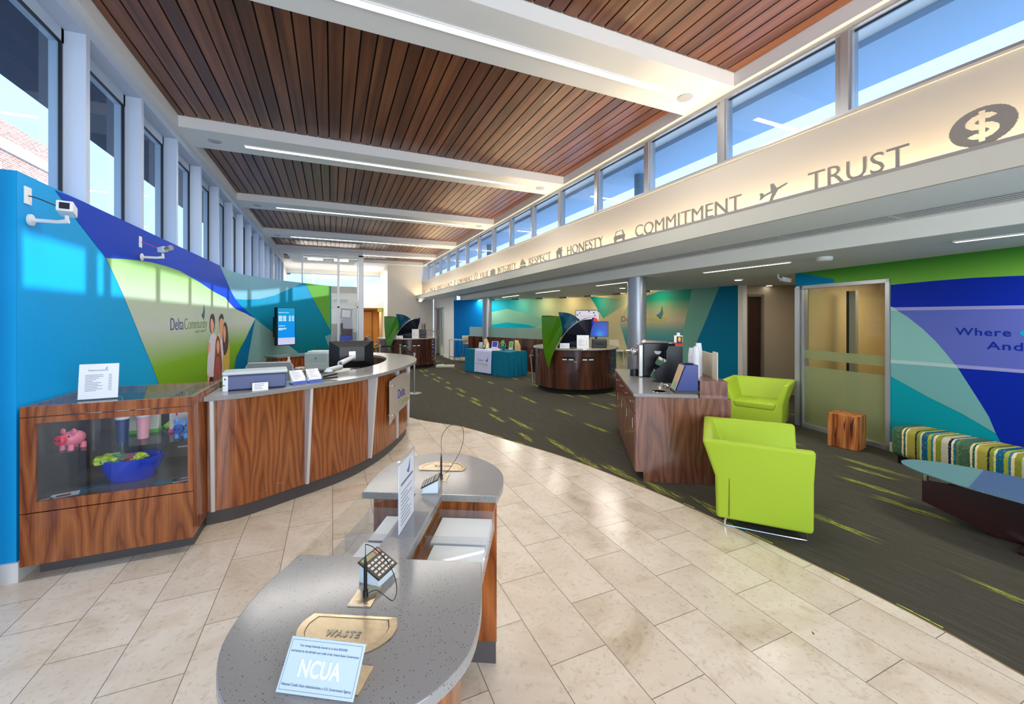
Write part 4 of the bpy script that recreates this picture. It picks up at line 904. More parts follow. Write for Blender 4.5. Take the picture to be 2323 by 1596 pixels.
def ring(off0, off1, z0, z1, u0=0, u1=None):
    m = MB(); us = [u for u in RC.s if u >= u0 and (u1 is None or u <= u1)]; k = len(us)
    A = [RC.at(u, z0, off0) for u in us]; B = [RC.at(u, z0, off1) for u in us]
    m.add([*A, *B, *[(x, y, z1) for x, y, _ in A], *[(x, y, z1) for x, y, _ in B]], [f for i in range(k-1) for f in ((i, i+1, k+i+1, k+i), (2*k+i, 3*k+i, 3*k+i+1, 2*k+i+1), (i, 2*k+i, 2*k+i+1, i+1), (k+i, k+i+1, 3*k+i+1, 3*k+i))]+[(0, k, 3*k, 2*k), (k-1, 2*k-1+k, 4*k-1, 2*k-1) if False else (k-1, 3*k-1, 4*k-1, 2*k-1)])
    return m
ring(ins+.03, ins+.05, 0, .12).build('toe_kick', KICK, t)
ring(ins, ins+.03, .12, RT-.04).build('front_panel', WALNUT, t, smooth=True)
ring(.34, .36, .1, RT-.04).build('back_panel', WALD, t, smooth=True)
def fin(px_top, mb_out, tp=.11, bt=.035):
    a = U(px_top, 721+FOC*(EYE-RT+.04)/1, RT-.04) if False else None
finu = []
for px in (483, 735, 815, 889):
    best = min(range(0, 400), key=lambda k: abs(((lambda q: CX+FOC*(q[0]*CS-q[1]*SN)/(q[0]*SN+q[1]*CS))(RC.at(RC.s[-1]*k/400, 0, ins-.03)))-px)); finu.append(RC.s[-1]*best/400)
finu[2] = finu[1]+ (finu[1]-finu[0])*.92
finu = [finu[0], finu[1], finu[1]+(finu[1]-finu[0])*1.0]; stp = finu[1]-finu[0]
for px in (838, 893):
    pass
def ufor(px, off=ins-.03):
    P_ = lambda q: CX+FOC*(q[0]*CS-q[1]*SN)/(q[0]*SN+q[1]*CS)
    return RC.s[-1]*min(range(0, 520), key=lambda k: abs(P_(RC.at(RC.s[-1]*k/600, 0, off))-px))/600
for fi, u in enumerate((ufor(484), ufor(697), ufor(842), ufor(905), ufor(905)+.75, ufor(905)+1.45)):
    q0 = Vector(RC.at(u, 0, ins)[:2]); q1 = Vector(RC.at(u, 0, ins-.1)[:2]); nn = (q1-q0).normalized(); tt = Vector((-nn.y, nn.x))*.014
    def F(o_, s, z): p = q0+nn*o_+tt*s; return (p.x, p.y, z)
    m = MB(); V = [F(a, s, z) for s in (-1, 1) for a, z in ((-.03, .125), (.035 if fi < 3 else .02, .125), (ins-.015 if fi < 3 else .035, RT-.041), (-.03, RT-.041))]
    m.add(V, [(3, 2, 1, 0), (4, 5, 6, 7), (0, 1, 5, 4), (1, 2, 6, 5), (2, 3, 7, 6), (3, 0, 4, 7)]); m.build('fin', mat('silver_fin', (206, 204, 202), .4, .2), t, bevel=.002)
# brushed metal name plate on stand-offs
ua, ub = ufor(889, .05), ufor(889, .05)+.95
m = MB(); K = 24; top = lambda s: .93+.05*math.sin(s*3.1+.4)+.03*s; bot = lambda s: .40+.20*s+.03*math.sin(s*6)
vs = []; 
for i in range(K+1):
    s = i/K; u = ua+(ub-ua)*s
    for w_ in (.086, .080):
        vs += [RC.at(u, bot(s), w_), RC.at(u, top(s), w_)]
fs = [f for i in range(K) for f in ((4*i, 4*i+4, 4*i+5, 4*i+1), (4*i+2, 4*i+3, 4*i+7, 4*i+6), (4*i+1, 4*i+5, 4*i+7, 4*i+3), (4*i, 4*i+2, 4*i+6, 4*i+4))]+[(0, 1, 3, 2), (4*K, 4*K+2, 4*K+3, 4*K+1)]
m.add(vs, fs); np_ = m.build('name_plate', mat('brushed_nickel', (196, 186, 174), .45, .35), t, smooth=True)
for a, b in ((.12, .88), (.12, .5), (.85, .95), (.85, .62)):
    m = MB(); u = ua+(ub-ua)*a; m.tube([RC.at(u, b, ins), RC.at(u, b, .066)], .012); m.build('stand_off', CHROME, np_)
m = MB(); put_text(m, 'Delta', lambda u, v, q: RC.at(ua+.30+u, .68+v, .0795-q), .001, width=.32, height=.12, bold=.01); m.build('lettering', INKB, np_)
m = MB(); put_text(m, 'Community', lambda u, v, q: RC.at(ua+.36+u, .58+v, .0795-q), .001, width=.5, height=.07); m.build('lettering', LOGG, np_)
# things on the counter
def rot(t, rx=0, ry=0): t.rotation_euler = (rx, ry, t.rotation_euler[2])
x, y = -.80, 4.33
t = thing('desktop_scanner', 'slate blue cheque scanner with a pale lid on the left end of the counter', 'scanner', (-.66, 4.45, RT), .12)
t.location = (-.64, 4.42, RT)
MB().box(-.24, .24, -.13, .13, .006, .135).build('body', mat('slate_blue_plastic', (76, 86, 128), .4), t, bevel=.012)
MB().box(-.25, .25, -.14, .14, .137, .165).build('lid', mat('pale_lid', (196, 204, 206), .4), t, bevel=.012)
MB().box(-.245, -.205, -.142, -.13, 0, .135).build('port_panel', WHITEP, t, bevel=.003); m = MB(); m.box(-.232, -.222, -.144, -.142, .1, .115); m.box(-.24, -.23, -.144, -.142, .05, .06); m.build('port', BLACK, t)
def minicard(loc, rz, w, h, label, lean=-.25, name='notice_card', cat='sign'):
    t = thing(name, label, cat, loc, rz); m = MB(); m.M = Matrix.Rotation(lean, 4, 'X'); m.box(-w/2, w/2, -.002, 0, 0, h); p = m.build('card', PAPER, t)
    m2 = MB(); m2.M = m.M; lines(m2, -w*.38, w*.4, h*.2, h*.8, 4, -.0022, True, h*.05); m2.build('printing', INK, p); return t
minicard((-.58, 4.215, RT), .15, .12, .07, 'small white notice card leaning in front of the slate blue scanner')
for k, (x, y, lb) in enumerate(((-.30, 4.50, 'left one of the two clear racks of white slips on the counter'), (-.16, 4.57, 'right one of the two clear racks of white slips on the counter'))):
    t = thing('slip_rack', lb, 'paper rack', (x, y, RT), .42)
    m = MB(); m.box(-.065, .065, -.04, .05, 0, .012); m.box(-.065, .065, -.045, -.04, 0, .03); m.build('rack', mat('blue_clear_plastic', (90, 110, 190), .2), t)
    for q in range(3):
        m = MB(); m.M = Matrix.Translation((0, -.03+.022*q, .012)) @ Matrix.Rotation(-.45, 4, 'X'); m.box(-.06, .06, 0, .004, 0, .07+.028*q); p = m.build('slip_pad', PAPER, t)
        m = MB(); m.M = Matrix.Translation((0, -.0308+.022*q, .012)) @ Matrix.Rotation(-.45, 4, 'X'); lines(m, -.045, .045, .045+.028*q, .062+.028*q, 2, 0, True, .002); m.build('printing', INK, p)
t = thing('stapler', 'black stapler lying on the counter right of the slip racks', 'stapler', (-.02, 4.78, RT), .5); m = MB(); m.box(-.08, .08, -.02, .02, 0, .012); m.build('base', BLACK, t, bevel=.003); m = MB(); m.M = Matrix.Translation((-.07, 0, .014)) @ Matrix.Rotation(-.12, 4, 'Y'); m.box(0, .15, -.017, .017, 0, .02); m.build('arm', BLACK, t, bevel=.005); 
def monitor(loc, rz, w, h, z0, label, screen=None, arm=None, name='computer_monitor', stand=False):
    """screen faces +y of the local frame, back faces -y"""
    t = thing(name, label, 'monitor', loc, rz)
    m = MB(); m.add([(-w/2, 0, z0), (w/2, 0, z0), (w/2, 0, z0+h), (-w/2, 0, z0+h), (-w*.28, -.045, z0+h*.25), (w*.28, -.045, z0+h*.25), (w*.28, -.045, z0+h*.78), (-w*.28, -.045, z0+h*.78)], [(4, 5, 6, 7), (0, 1, 5, 4), (1, 2, 6, 5), (2, 3, 7, 6), (3, 0, 4, 7), (3, 2, 1, 0)])
    m.box(-w/2, w/2, 0, .018, z0, z0+h); m.build('housing', BLACK, t, bevel=.003)
    MB().box(-w/2+.012, w/2-.012, .0185, .020, z0+.014, z0+h-.012).build('screen', screen or mat('dark_screen', (8, 10, 14), .15), t)
    if stand:
        m = MB(); m.box(-.03, .03, -.06, -.03, .015, z0+h*.4); m.build('stand_neck', BLACK, t, bevel=.004); MB().box(-.13, .13, -.12, .08, 0, .015).build('stand_base', BLACK, t, bevel=.005)
    return t
mw = monitor((.27, 6.55, .76), -(TH-.40)+.10, .62, .40, .25, 'black monitor seen from behind on a white arm at the reception counter')
ca, sa = math.cos(mw.rotation_euler[2]), math.sin(mw.rotation_euler[2])
t = mw; MB().box(-.05, .05, -.062, -.047, .38, .50).build('mount_plate', STEEL, t, bevel=.004)
def w2l(o, p): q = Matrix.Rotation(-o.rotation_euler[2], 4, 'Z') @ (Vector(p)-Vector(o.location)); return q
e0 = Vector((.02, -.08, .42)); 
q2 = U(745, 842, 1.115); pb = w2l(t, (*q2, 1.11)); el = (e0+pb)/2; 
d_ = 6.0; uu = (772-CX)/FOC; el = w2l(t, (5.6*(SN+uu*CS), 5.6*(CS-uu*SN), EYE-103*5.6/FOC))
m = MB(); m.tube([e0, el], [.03, .038], 14); m.tube([e0+Vector((0, .03, 0)), e0], .03, 14); m.build('upper_arm', WHITEP, t, smooth=True)
m = MB(); m.tube([el, el-Vector((0, 0, .05)), pb+Vector((0, 0, .02))], [.038, .036, .03], 14); m.build('lower_arm', WHITEP, t, smooth=True)
m = MB(); m.lathe([(.05, 0), (.05, .012), (.03, .02), (.001, .02)], pb.x, pb.y, 24); m.v = [(a, b, c+pb.z) for a, b, c in m.v]; m.build('clamp_base', WHITEP, t, smooth=True)
m = MB(); m.M = Matrix.Translation(el+Vector((0, -.03, 0))) @ Matrix.Rotation(PI/2, 4, 'X'); m.lathe([(.018, -.03), (.018, .006), (.001, .006)], n=18); m.build('joint_cap', mat('blue_grey_cap', (70, 76, 110), .4), t)
# second monitor, turned edge-on, on its own arm
t = monitor((.53, 7.12, .76), -1.75, .46, .32, .37, 'second black monitor on a white arm inside the curve of the counter')
m = MB(); m.tube([(0, -.05, .44), (.05, -.16, .42), (.12, -.22, .2), (.15, -.24, .0)], [.02, .022, .024, .024], 12); m.build('arm', WHITEP, t, smooth=True)
# inner work surface and cabinets
t = thing('work_desk', 'lower grey work surface behind the reception counter', 'desk', (0, 0, 0))
dsk = [(-1.7, 7.7), (-.75, 7.3), (-.1, 6.6), (.32, 6.25), (.62, 6.7), (.7, 7.1), (.58, 7.5), (.30, 8.9), (-1.5, 9.3)]
MB().prism(dsk, .725, .76).build('desktop', mat('grey_desk_laminate', (112, 106, 98), .3), t)
MB().prism([(-1.6, 7.8), (-.7, 7.4), (0, 6.8), (.5, 7.1), (.25, 8.8), (-1.4, 9.2)], 0, .725).build('pedestal', WALD, t)
t = thing('laser_printer', 'light grey laser printer on the work desk left of the black monitor', 'printer', (-.20, 8.45, .76), -.35)
m = MB(); m.box(-.21, .21, -.2, .2, .03, .36); m.build('body', mat('pale_grey_plastic', (176, 190, 196), .4), t, bevel=.02)
MB().box(-.2, .2, -.19, .19, 0, .03).build('base', mat('blue_grey_cap', (70, 76, 110), .4), t); MB().box(-.19, .19, -.205, -.2, .06, .17).build('paper_tray', mat('pale_grey_tray', (190, 200, 206), .4), t, bevel=.004)
m = MB(); m.box(-.17, .17, -.15, .1, .36, .385); m.build('output_tray', WHITEP, t, bevel=.01)
m = MB(); m.M = Matrix.Translation((-.0, -.204, .26)) @ Matrix.Rotation(PI/2, 4, 'X'); m.lathe([(.014, 0), (.014, .003), (.001, .003)], n=16); m.build('badge', INK, t)
t = thing('paper_support', 'clear slanted paper support standing on the laser printer', 'paper support', (.0, 8.6, 1.145), -.35); m = MB(); m.M = Matrix.Rotation(-.35, 4, 'Y'); m.box(-.03, .08, -.02, -.01, 0, .28); m.build('support_sheet', ACRY, t)
x, y = U(655, 836, .76); t = thing('sanitizer_bottle', 'clear bottle with a red label on the work desk', 'bottle', (x, y, .76)); MB().lathe([(.035, 0), (.038, .02), (.038, .15), (.018, .19), (.018, .20)], n=20).build('bottle_body', WHITEP, t, smooth=True); MB().lathe([(.039, .03), (.039, .14)], n=20).build('bottle_label', mat('red_label', (205, 30, 40), .4), t, smooth=True); MB().lathe([(.02, .2), (.02, .235), (.001, .235)], n=16).build('cap', WHITEP, t, smooth=True)
x, y = U(690, 840, .76); t = thing('envelope', 'orange envelope lying on the work desk', 'envelope', (x, y, .76), .3); MB().box(-.17, .17, -.11, .11, 0, .006).build('envelope_body', mat('manila_orange', (214, 140, 60), .6), t)
crumple('papers', 'loose white papers piled at the back of the work desk', 'paper', (x-.05, y+.3, .76), .09, [(225, 220, 215)], 11, .3)
x, y = U(608, 880, .45); uu = (612-CX)/FOC; d_ = 5.85
t = thing('office_chair', 'grey mesh-backed office chair behind the counter', 'chair', (d_*(SN+uu*CS), d_*(CS-uu*SN), 0), -.1)
m = MB(); P = [(-.28, .60), (-.29, 1.06), (-.26, 1.11), (.26, 1.11), (.29, 1.06), (.28, .60)]; m.tube([(a, 0, b) for a, b in P], .014, 8, True); m.build('back_frame', mat('light_grey_plastic', (178, 180, 182), .4), t, smooth=True)
MB().box(-.275, .275, -.004, .004, .61, 1.10).build('back_mesh', mat('grey_mesh_fabric', (146, 152, 154), .8), t)
MB().box(-.25, .25, -.46, -.02, .44, .50).build('seat', mat('grey_seat_fabric', (90, 94, 98), .8), t, bevel=.02)
m = MB(); m.tube([(0, -.24, .08), (0, -.24, .44)], .03); m.tube([(0, -.02, .46), (0, .01, .65)], .02); m.build('post', BLACK, t)
for k in range(5): a = 2*PI*k/5; q = MB(); q.tube([(0, -.24, .09), (.27*math.cos(a), -.24+.27*math.sin(a), .06)], [.025, .015]); leg = q.build('leg', BLACK, t); MB().sph((.27*math.cos(a), -.24+.27*math.sin(a), .03), .03, .6).build('caster', BLACK, leg, smooth=True)
# credenza below the wall screen
t = thing('credenza', 'walnut credenza with a grey top under the portrait screen', 'cabinet', (-.95, 11.0, 0), .62)
MB().box(-.42, .95, -.28, .25, .845, .88).build('countertop', QZ, t); MB().box(-.38, .9, -.24, .22, .08, .845).build('body', WALNUT, t); MB().box(-.34, .86, -.2, .2, 0, .08).build('toe_kick', KICK, t)
# portrait screen
SCR = mat('portrait_screen_glow', (0, 0, 0), .3)
def _scr():
    m = SCR; v = coords(m); sp = N(m, 'ShaderNodeSeparateXYZ'); L(m, v, sp.inputs[0])
    mr = N(m, 'ShaderNodeMapRange'); mr.inputs['From Min'].default_value = 0; mr.inputs['From Max'].default_value = .93; L(m, sp.outputs[2], mr.inputs[0])
    r = ramp(m, [(0, (206, 210, 248)), (.2, (204, 210, 246)), (.205, (0, 146, 244)), (.5, (0, 150, 238)), (1, (0, 164, 212))], mr.outputs[0]); L(m, r.outputs[0], bsdf(m).inputs['Emission Color']); bsdf(m).inputs['Emission Strength'].default_value = .85
_scr()
uu = (650-CX)/FOC; d_ = 10.15
t = thing('wall_screen', 'portrait rate screen on the teal part of the left wall print', 'screen', (d_*(SN+uu*CS), d_*(CS-uu*SN), 1.075), .18)
t.rotation_euler[2] = -(TH+math.atan(uu))*1+.55
MB().box(-.235, .235, 0, .12, 0, .94).build('housing', BLACK, t, bevel=.006)
s_ = MB().box(-.215, .215, -.002, 0, .02, .92).build('display', SCR, t)
GLW = mat('screen_white', (230, 240, 255), .4, emit=(220, 235, 255), es=.8)
m = MB(); put_text(m, 'Deposit Rates', lambda u, v, q: (-.2+u, -.003-q, .80+v), width=.26, height=.022)
m.build('screen_title', GLW, s_)
for x0, x1 in ((-.2, -.11), (-.09, -.01), (.06, .11), (.14, .19)):
    m = MB()
    for k in range(5): m.box(x0, x1, -.004, -.003, .715-.028*k, .727-.028*k)
    m.build('rate_column', GLW, s_)
for z, b in ((.48, -.04), (.42, 0), (.40, -.02), (.38, -.1)): m = MB(); m.box(-.2, b, -.004, -.003, z, z+.008); m.build('note_line', GLW, s_)
m = MB(); m.box(-.16, .12, .12, .30, .2, .7); m.build('wall_bracket', BLACK, t)
# ------------------------------------------------------------------ stanchions
for k, (px, d_, lb) in enumerate(((940, 9.5, 'nearest stanchion post with a pale disc base on the carpet'), (908, 12.6, 'second stanchion post behind the round end of the counter'), (862, 12.2, 'third stanchion post hidden behind the black monitor'))):
    uu = (px-CX)/FOC; x, y = d_*(SN+uu*CS), d_*(CS-uu*SN)
    t = thing('stanchion', lb, 'stanchion', (x, y, 0)); MB().lathe([(.17, 0), (.17, .012), (.03, .03), (.001, .03)], n=36).build('base', STEEL, t, smooth=True); MB().lathe([(.026, .02), (.026, .88), (.035, .885), (.035, .94), (.001, .945)], n=20).build('post', STEEL, t, smooth=True)
    if k: 
        q = w2l(t, (px0, py0, 0)); m = MB()
        m.add([(0, 0, .87), (q.x, q.y, .87), (q.x, q.y, .92), (0, 0, .92)], [(0, 1, 2, 3)]); o = m.build('belt', mat('black_webbing', (12, 12, 14), .7), t); s__ = o.modifiers.new('thickness', 'SOLIDIFY'); s__.thickness = .003
    px0, py0 = x, y
# ------------------------------------------------------------------ writing desk in the foreground
KA = Vector((.19, 1.56)); KZ = .87; ka = math.atan2(-.465, .885)      # local y runs along the desk
t = thing('writing_desk', 'two-ended writing desk with grey speckled stone tops and a glass middle', 'desk', (KA.x, KA.y, 0), ka)
near = smooth_path([(-.342, -.06), (-.350, -.18), (-.333, -.315), (-.285, -.45), (-.17, -.58), (0, -.645), (.14, -.625), (.264, -.56), (.335, -.48), (.375, -.38), (.378, -.24), (.36, -.10)], 5)
near = [(-.342, 0)]+near+[(.345, 0)]
farp = smooth_path([(-.35, .60), (-.362, .75), (-.355, .92), (-.296, 1.066), (-.102, 1.168), (.079, 1.148), (.24, 1.02), (.335, .86), (.358, .70), (.35, .60)], 5)
farp = [(-.345, .548)]+farp+[(.345, .548)]
MB().prism(near, KZ-.035, KZ).build('near_top', QZ, t, bevel=.003); MB().prism(farp, KZ-.035, KZ).build('far_top', QZ, t, bevel=.003)
MB().box(-.065, .065, .0, .548, KZ-.034, KZ-.001).build('centre_strip', QZ, t)
def insetp(P, k, c): return [((x-c[0])*k+c[0], (y-c[1])*k+c[1]) for x, y in P]
nb = insetp(near, .80, (0, -.05)); nb = [(x, min(y, -.03)) for x, y in nb]
MB().prism(nb, .12, KZ-.035).build('near_cabinet', WALNUT, t, smooth=True); MB().prism(insetp(nb, .93, (0, -.2)), 0, .12).build('near_toe_kick', KICK, t)
fb = insetp(farp, .90, (0, .62)); fb = [(max(-.30, min(.336, x)), max(y, .585)) for x, y in fb]; fb[0] = (-.30, .585); fb[-1] = (.336, .585)
MB().prism(fb, .12, KZ-.035).build('far_cabinet', WALNUT, t); MB().prism([(x*.985, y+.012) for x, y in fb], 0, .12).build('far_toe_kick', KICK, t)
m = MB(); m.box(.22, .224, .578, .5845, .12, KZ-.04); m.build('door_gap', BLACKM, t)
MB().box(-.055, .045, -.03, .585, .55, KZ-.034).build('spine_panel', wood('spine_veneer', (120, 70, 20), (170, 106, 34), (190, 130, 60)), t)
GT = glass('desk_glass', (.97, .985, .975), .8)
MB().box(-.34, -.066, .002, .546, KZ-.012, KZ-.001).build('left_glass', GT, t); MB().box(.066, .344, .002, .546, KZ-.012, KZ-.001).build('right_glass', GT, t)
for s, nm in ((-1, 'left_slip_tray'), (1, 'right_slip_tray')):
    m = MB(); x0, x1 = (.066, .335) if s > 0 else (-.29, -.066)
    m.box(x0, x1, .02, .50, .73, .735)
    for y in (.02, .25, .49): m.box(x0, x1, y, y+.005, .735, .82)
    m.box(x0, x0+.004, .02, .49, .735, .80); m.box(x1-.004, x1, .02, .49, .735, .80); m.build(nm, ACRY, t)
desk = t
KPX = {(-.015, -.235): (786, 1430), (.03, .86): (1004, 1060), (.005, -.105): (829, 1352), (.045, .70): (1001, 1083), (.0, .035): (857, 1308), (-.0, .615): (978, 1110)}
def onk(p, l, z=KZ):
    if (p, l) in KPX: return (*U(*KPX[(p, l)], z), z)
    return onk_(p, l, z)
def onk_(p, l, z=KZ): q = Vector((KA.x, KA.y))+Vector((math.cos(ka)*p-math.sin(ka)*l, math.sin(ka)*p+math.cos(ka)*l)); return (q.x, q.y, z)
for a in ((.105, .325, .03, .245, 'near right stack of white slips under the desk glass', 0), (.085, .325, .262, .485, 'far right stack of white slips under the desk glass', .04), (-.20, -.07, .03, .245, 'near left stack of white slips under the desk glass', 0), (-.19, -.075, .262, .48, 'far left stack of white slips under the desk glass', 0)):
    x0, x1, y0, y1 = a[:4]; q = thing('slip_stack', a[4], 'paper', onk((x0+x1)/2, (y0+y1)/2, .736), ka, 'stacks of white slips in the writing desk')
    MB().box(-(x1-x0)/2, (x1-x0)/2, -(y1-y0)/2, (y1-y0)/2, 0, .05).build('paper_pile', PAPER, q)
BRASS = mat('brushed_champagne_metal', (206, 190, 160), .26, .9)
def _br():
    m = BRASS; v = coords(m, (6, 160, 6)); n = N(m, 'ShaderNodeTexNoise', Scale=2.0, Detail=4.0); L(m, v, n.inputs['Vector']); r = ramp(m, [(.3, (172, 156, 130)), (.7, (208, 192, 164))], n.outputs[0]); L(m, r.outputs[0], bsdf(m).inputs['Base Color'])
_br()
def waste(p, l, rz, label, word_=True, s=1):
    q = thing('waste_flap', label, 'waste bin lid', onk(p, l), rz)
    O = [(-.125, .055)]+smooth_path([(-.14, .02), (-.135, -.02), (-.10, -.065), (-.04, -.09), (.04, -.09), (.10, -.065), (.135, -.02), (.14, .02)], 3)+[(.125, .055)]
    O = [(x*s, y*s) for x, y in O]; I = [(x*.84, y*.80+.0) for x, y in O]
    m = MB(); n = len(O); m.add([(x, y, .0005) for x, y in O]+[(x, y, .004) for x, y in O]+[(x, y, .0045) for x, y in I]+[(x, y, .001) for x, y in I], [f for i in range(n) for f in ((i, (i+1) % n, n+(i+1) % n, n+i), (n+i, n+(i+1) % n, 2*n+(i+1) % n, 2*n+i), (2*n+i, 2*n+(i+1) % n, 3*n+(i+1) % n, 3*n+i))]); m.build('rim', BRASS, q)
    MB().prism([(x*.985, y*.985) for x, y in I], .0008, .0032).build('flap', BRASS, q); MB().prism(I, .0004, .0009).build('shadow_gap', BLACKM, q)
    if word_:
        m = MB(); put_text(m, 'WASTE', lambda u, v, w_: (-.052+u, -.026+v, .0033+w_), .0015, width=.10, height=.022, bold=.03, gap=1.25); m.build('lettering', mat('cast_letters', (150, 144, 134), .35, .6), q)
waste(-.015, -.235, ka, 'semicircular champagne waste flap marked WASTE on the near end of the desk')
waste(.03, .86, ka+PI, 'semicircular champagne waste flap on the far end of the desk')
def penset(p, l, rz, label, loop, w=.075, d=.1):
    q = thing('pen_holder', label, 'pen holder', onk(p, l), rz); MB().box(-w/2, w/2, -d/2, d/2, 0, .003).build('base_plate', BRASS, q, bevel=.0012)
    m = MB(); e = .007; m.tube([(-w/2+e, -d/2+e, .0032), (w/2-e, -d/2+e, .0032)], .0006, 4); m.tube([(-w/2+e, -d/2+e, .0032), (-w/2+e, d/2-e, .0032)], .0006, 4); m.build('engraved_line', PAPER, q)
    m = MB(); m.lathe([(.009, .003), (.008, .02), (.0055, .022), (.0055, .10), (.003, .125), (.0012, .13), (.001, .165)], n=14); m.build('pen', BLACK, q, smooth=True)
    MB().tube(smooth_path(loop, 6), .0014, 6).build('cord', BLACK, q)
penset(.005, -.105, ka, 'black corded pen standing on a champagne plate at the near end of the desk', [(0, 0, .165), (.022, .01, .15), (.055, .03, .10), (.085, .02, .06), (.105, -.01, .03), (.10, -.03, .012), (.07, -.02, .02), (.04, 0, .02), (.02, .01, .012), (.008, 0, .01)])
penset(.045, .70, ka+PI, 'black corded pen standing beside the far calculator', [(0, 0, .165), (-.004, .0, .23), (-.05, .01, .29), (-.11, .01, .29), (-.125, .0, .24), (-.11, .0, .16), (-.06, 0, .07), (-.02, .0, .02), (-.01, 0, .01)])
def calc(p, l, rz, label):
    q = thing('calculator', label, 'calculator', onk(p, l), rz); m = MB()
    m.add([(-.045, -.04, 0), (.045, -.04, 0), (.045, .04, 0), (-.045, .04, 0), (-.040, -.035, .025), (.040, -.035, .025), (.040, .04, .062), (-.040, .04, .062)], [(0, 3, 2, 1), (4, 5, 6, 7), (0, 1, 5, 4), (1, 2, 6, 5), (2, 3, 7, 6), (3, 0, 4, 7)]); m.build('stand', mat('frosted_block', (196, 208, 214), .25), q, bevel=.001)
    M = Matrix.Translation((0, -.037, .0262)) @ Matrix.Rotation(math.atan2(.037, .075), 4, 'X'); m = MB(); m.M = M; m.box(-.05, .05, -.006, .09, 0, .006); b = m.build('case', mat('calculator_case', (44, 36, 32), .4), q, bevel=.0015)
    m = MB(); m.M = M
    m.box(-.042, .018, .068, .084, .006, .0066); m.build('display', mat('olive_display', (128, 122, 64), .3), b)
    m = MB(); m.M = M; m.box(.022, .044, .068, .084, .006, .0066); m.build('solar_cell', mat('solar_copper', (150, 96, 84), .3), b)
    m = MB(); m.M = M
    for i in range(5):
        for j in range(4): m.box(-.040+i*.0172, -.040+i*.0172+.011, .003+j*.0155, .003+j*.0155+.0075, .006, .0082)
    m.build('keys', mat('cream_keys', (214, 204, 190), .5), b)
calc(.0, .035, ka+PI/2-.28, 'black calculator on a frosted stand at the near end of the glass'); calc(-.0, .615, ka-PI/2+.12, 'black calculator on a frosted stand at the far end of the glass')
t = thing('insurance_sign', 'pale blue NCUA sign plate leaning at the near edge of the desk', 'sign', onk(.01, -.43), ka+.12)
t.location = (*U(713, 1580, KZ), KZ); t.rotation_euler = (0, 0, -.55)
R_ = Matrix.Rotation(-.62, 4, 'X'); m = MB(); m.M = R_; m.box(-.097, .097, -.004, 0, 0, .105); sgn = m.build('plate', mat('pale_blue_plate', (188, 204, 216), .35), t, bevel=.001)
m = MB(); m.M = R_; put_text(m, 'NCUA', lambda u, v, q: (-.055+u, -.0042-q, .033+v), width=.108, height=.032, bold=.035); m.build('lettering', WHITEP, sgn)
m = MB(); m.M = R_
put_text(m, 'Your savings federally insured to at least $250,000', lambda u, v, q: (-.07+u, -.0042-q, .087+v), .0004, width=.125, height=.0046); put_text(m, 'and backed by the full faith and credit of the United States Government', lambda u, v, q: (-.088+u, -.0042-q, .076+v), .0004, width=.176, height=.0046)
put_text(m, 'National Credit Union Administration, a U.S. Government Agency', lambda u, v, q: (-.088+u, -.0042-q, .014+v), .0004, width=.176, height=.0052)
for a in ((-.092, .092, .006, .0066), (-.092, .092, .099, .0996)): m.box(a[0], a[1], -.0044, -.004, a[2], a[3])
for x in (-.092, .0914): m.box(x, x+.0006, -.0044, -.004, .006, .0996)
m.build('small_print', mat('print_slate', (70, 90, 120), .5), sgn)
m = MB(); m.M = Matrix.Translation((.0, .045, .0)); m.box(-.06, .10, -.03, .05, 0, .003); m.build('sign_foot', BRASS, t)
# tall acrylic sign seen nearly edge-on
t = thing('acrylic_sign', 'tall clear acrylic sign holder with a printed page standing on the middle of the desk', 'sign', onk(-.015, .25), ka)
t.rotation_euler = (0, 0, ka+PI/2+.02)
m = MB(); m.box(-.11, .11, -.003, .003, 0, .30); m.box(-.11, .11, -.07, .035, 0, .003); m.build('acrylic_holder', ACRY, t)
p = MB().box(-.104, .104, -.001, .001, .006, .28).build('printed_page', PAPER, t)
for s_, y_ in ((1, .0012), (-1, -.0020)):
    m = MB(); 
    for k in range(9): m.box(-.08, random.uniform(.0, .08), y_, y_+.0008, .03+k*.016, .033+k*.016)
    m.box(-.08, .08, y_, y_+.0008, .19, .20); m.build('printing', INK, p)
    m = MB(); m.sheet(lambda u, v, q: (.02+u*.05, y_+q, .23+v*.04), [(-.5, -.1), (.1, .25), (.4, 1.0), (.42, .1), (.15, -.5)], .0008); m.build('logo', LOGB, p)
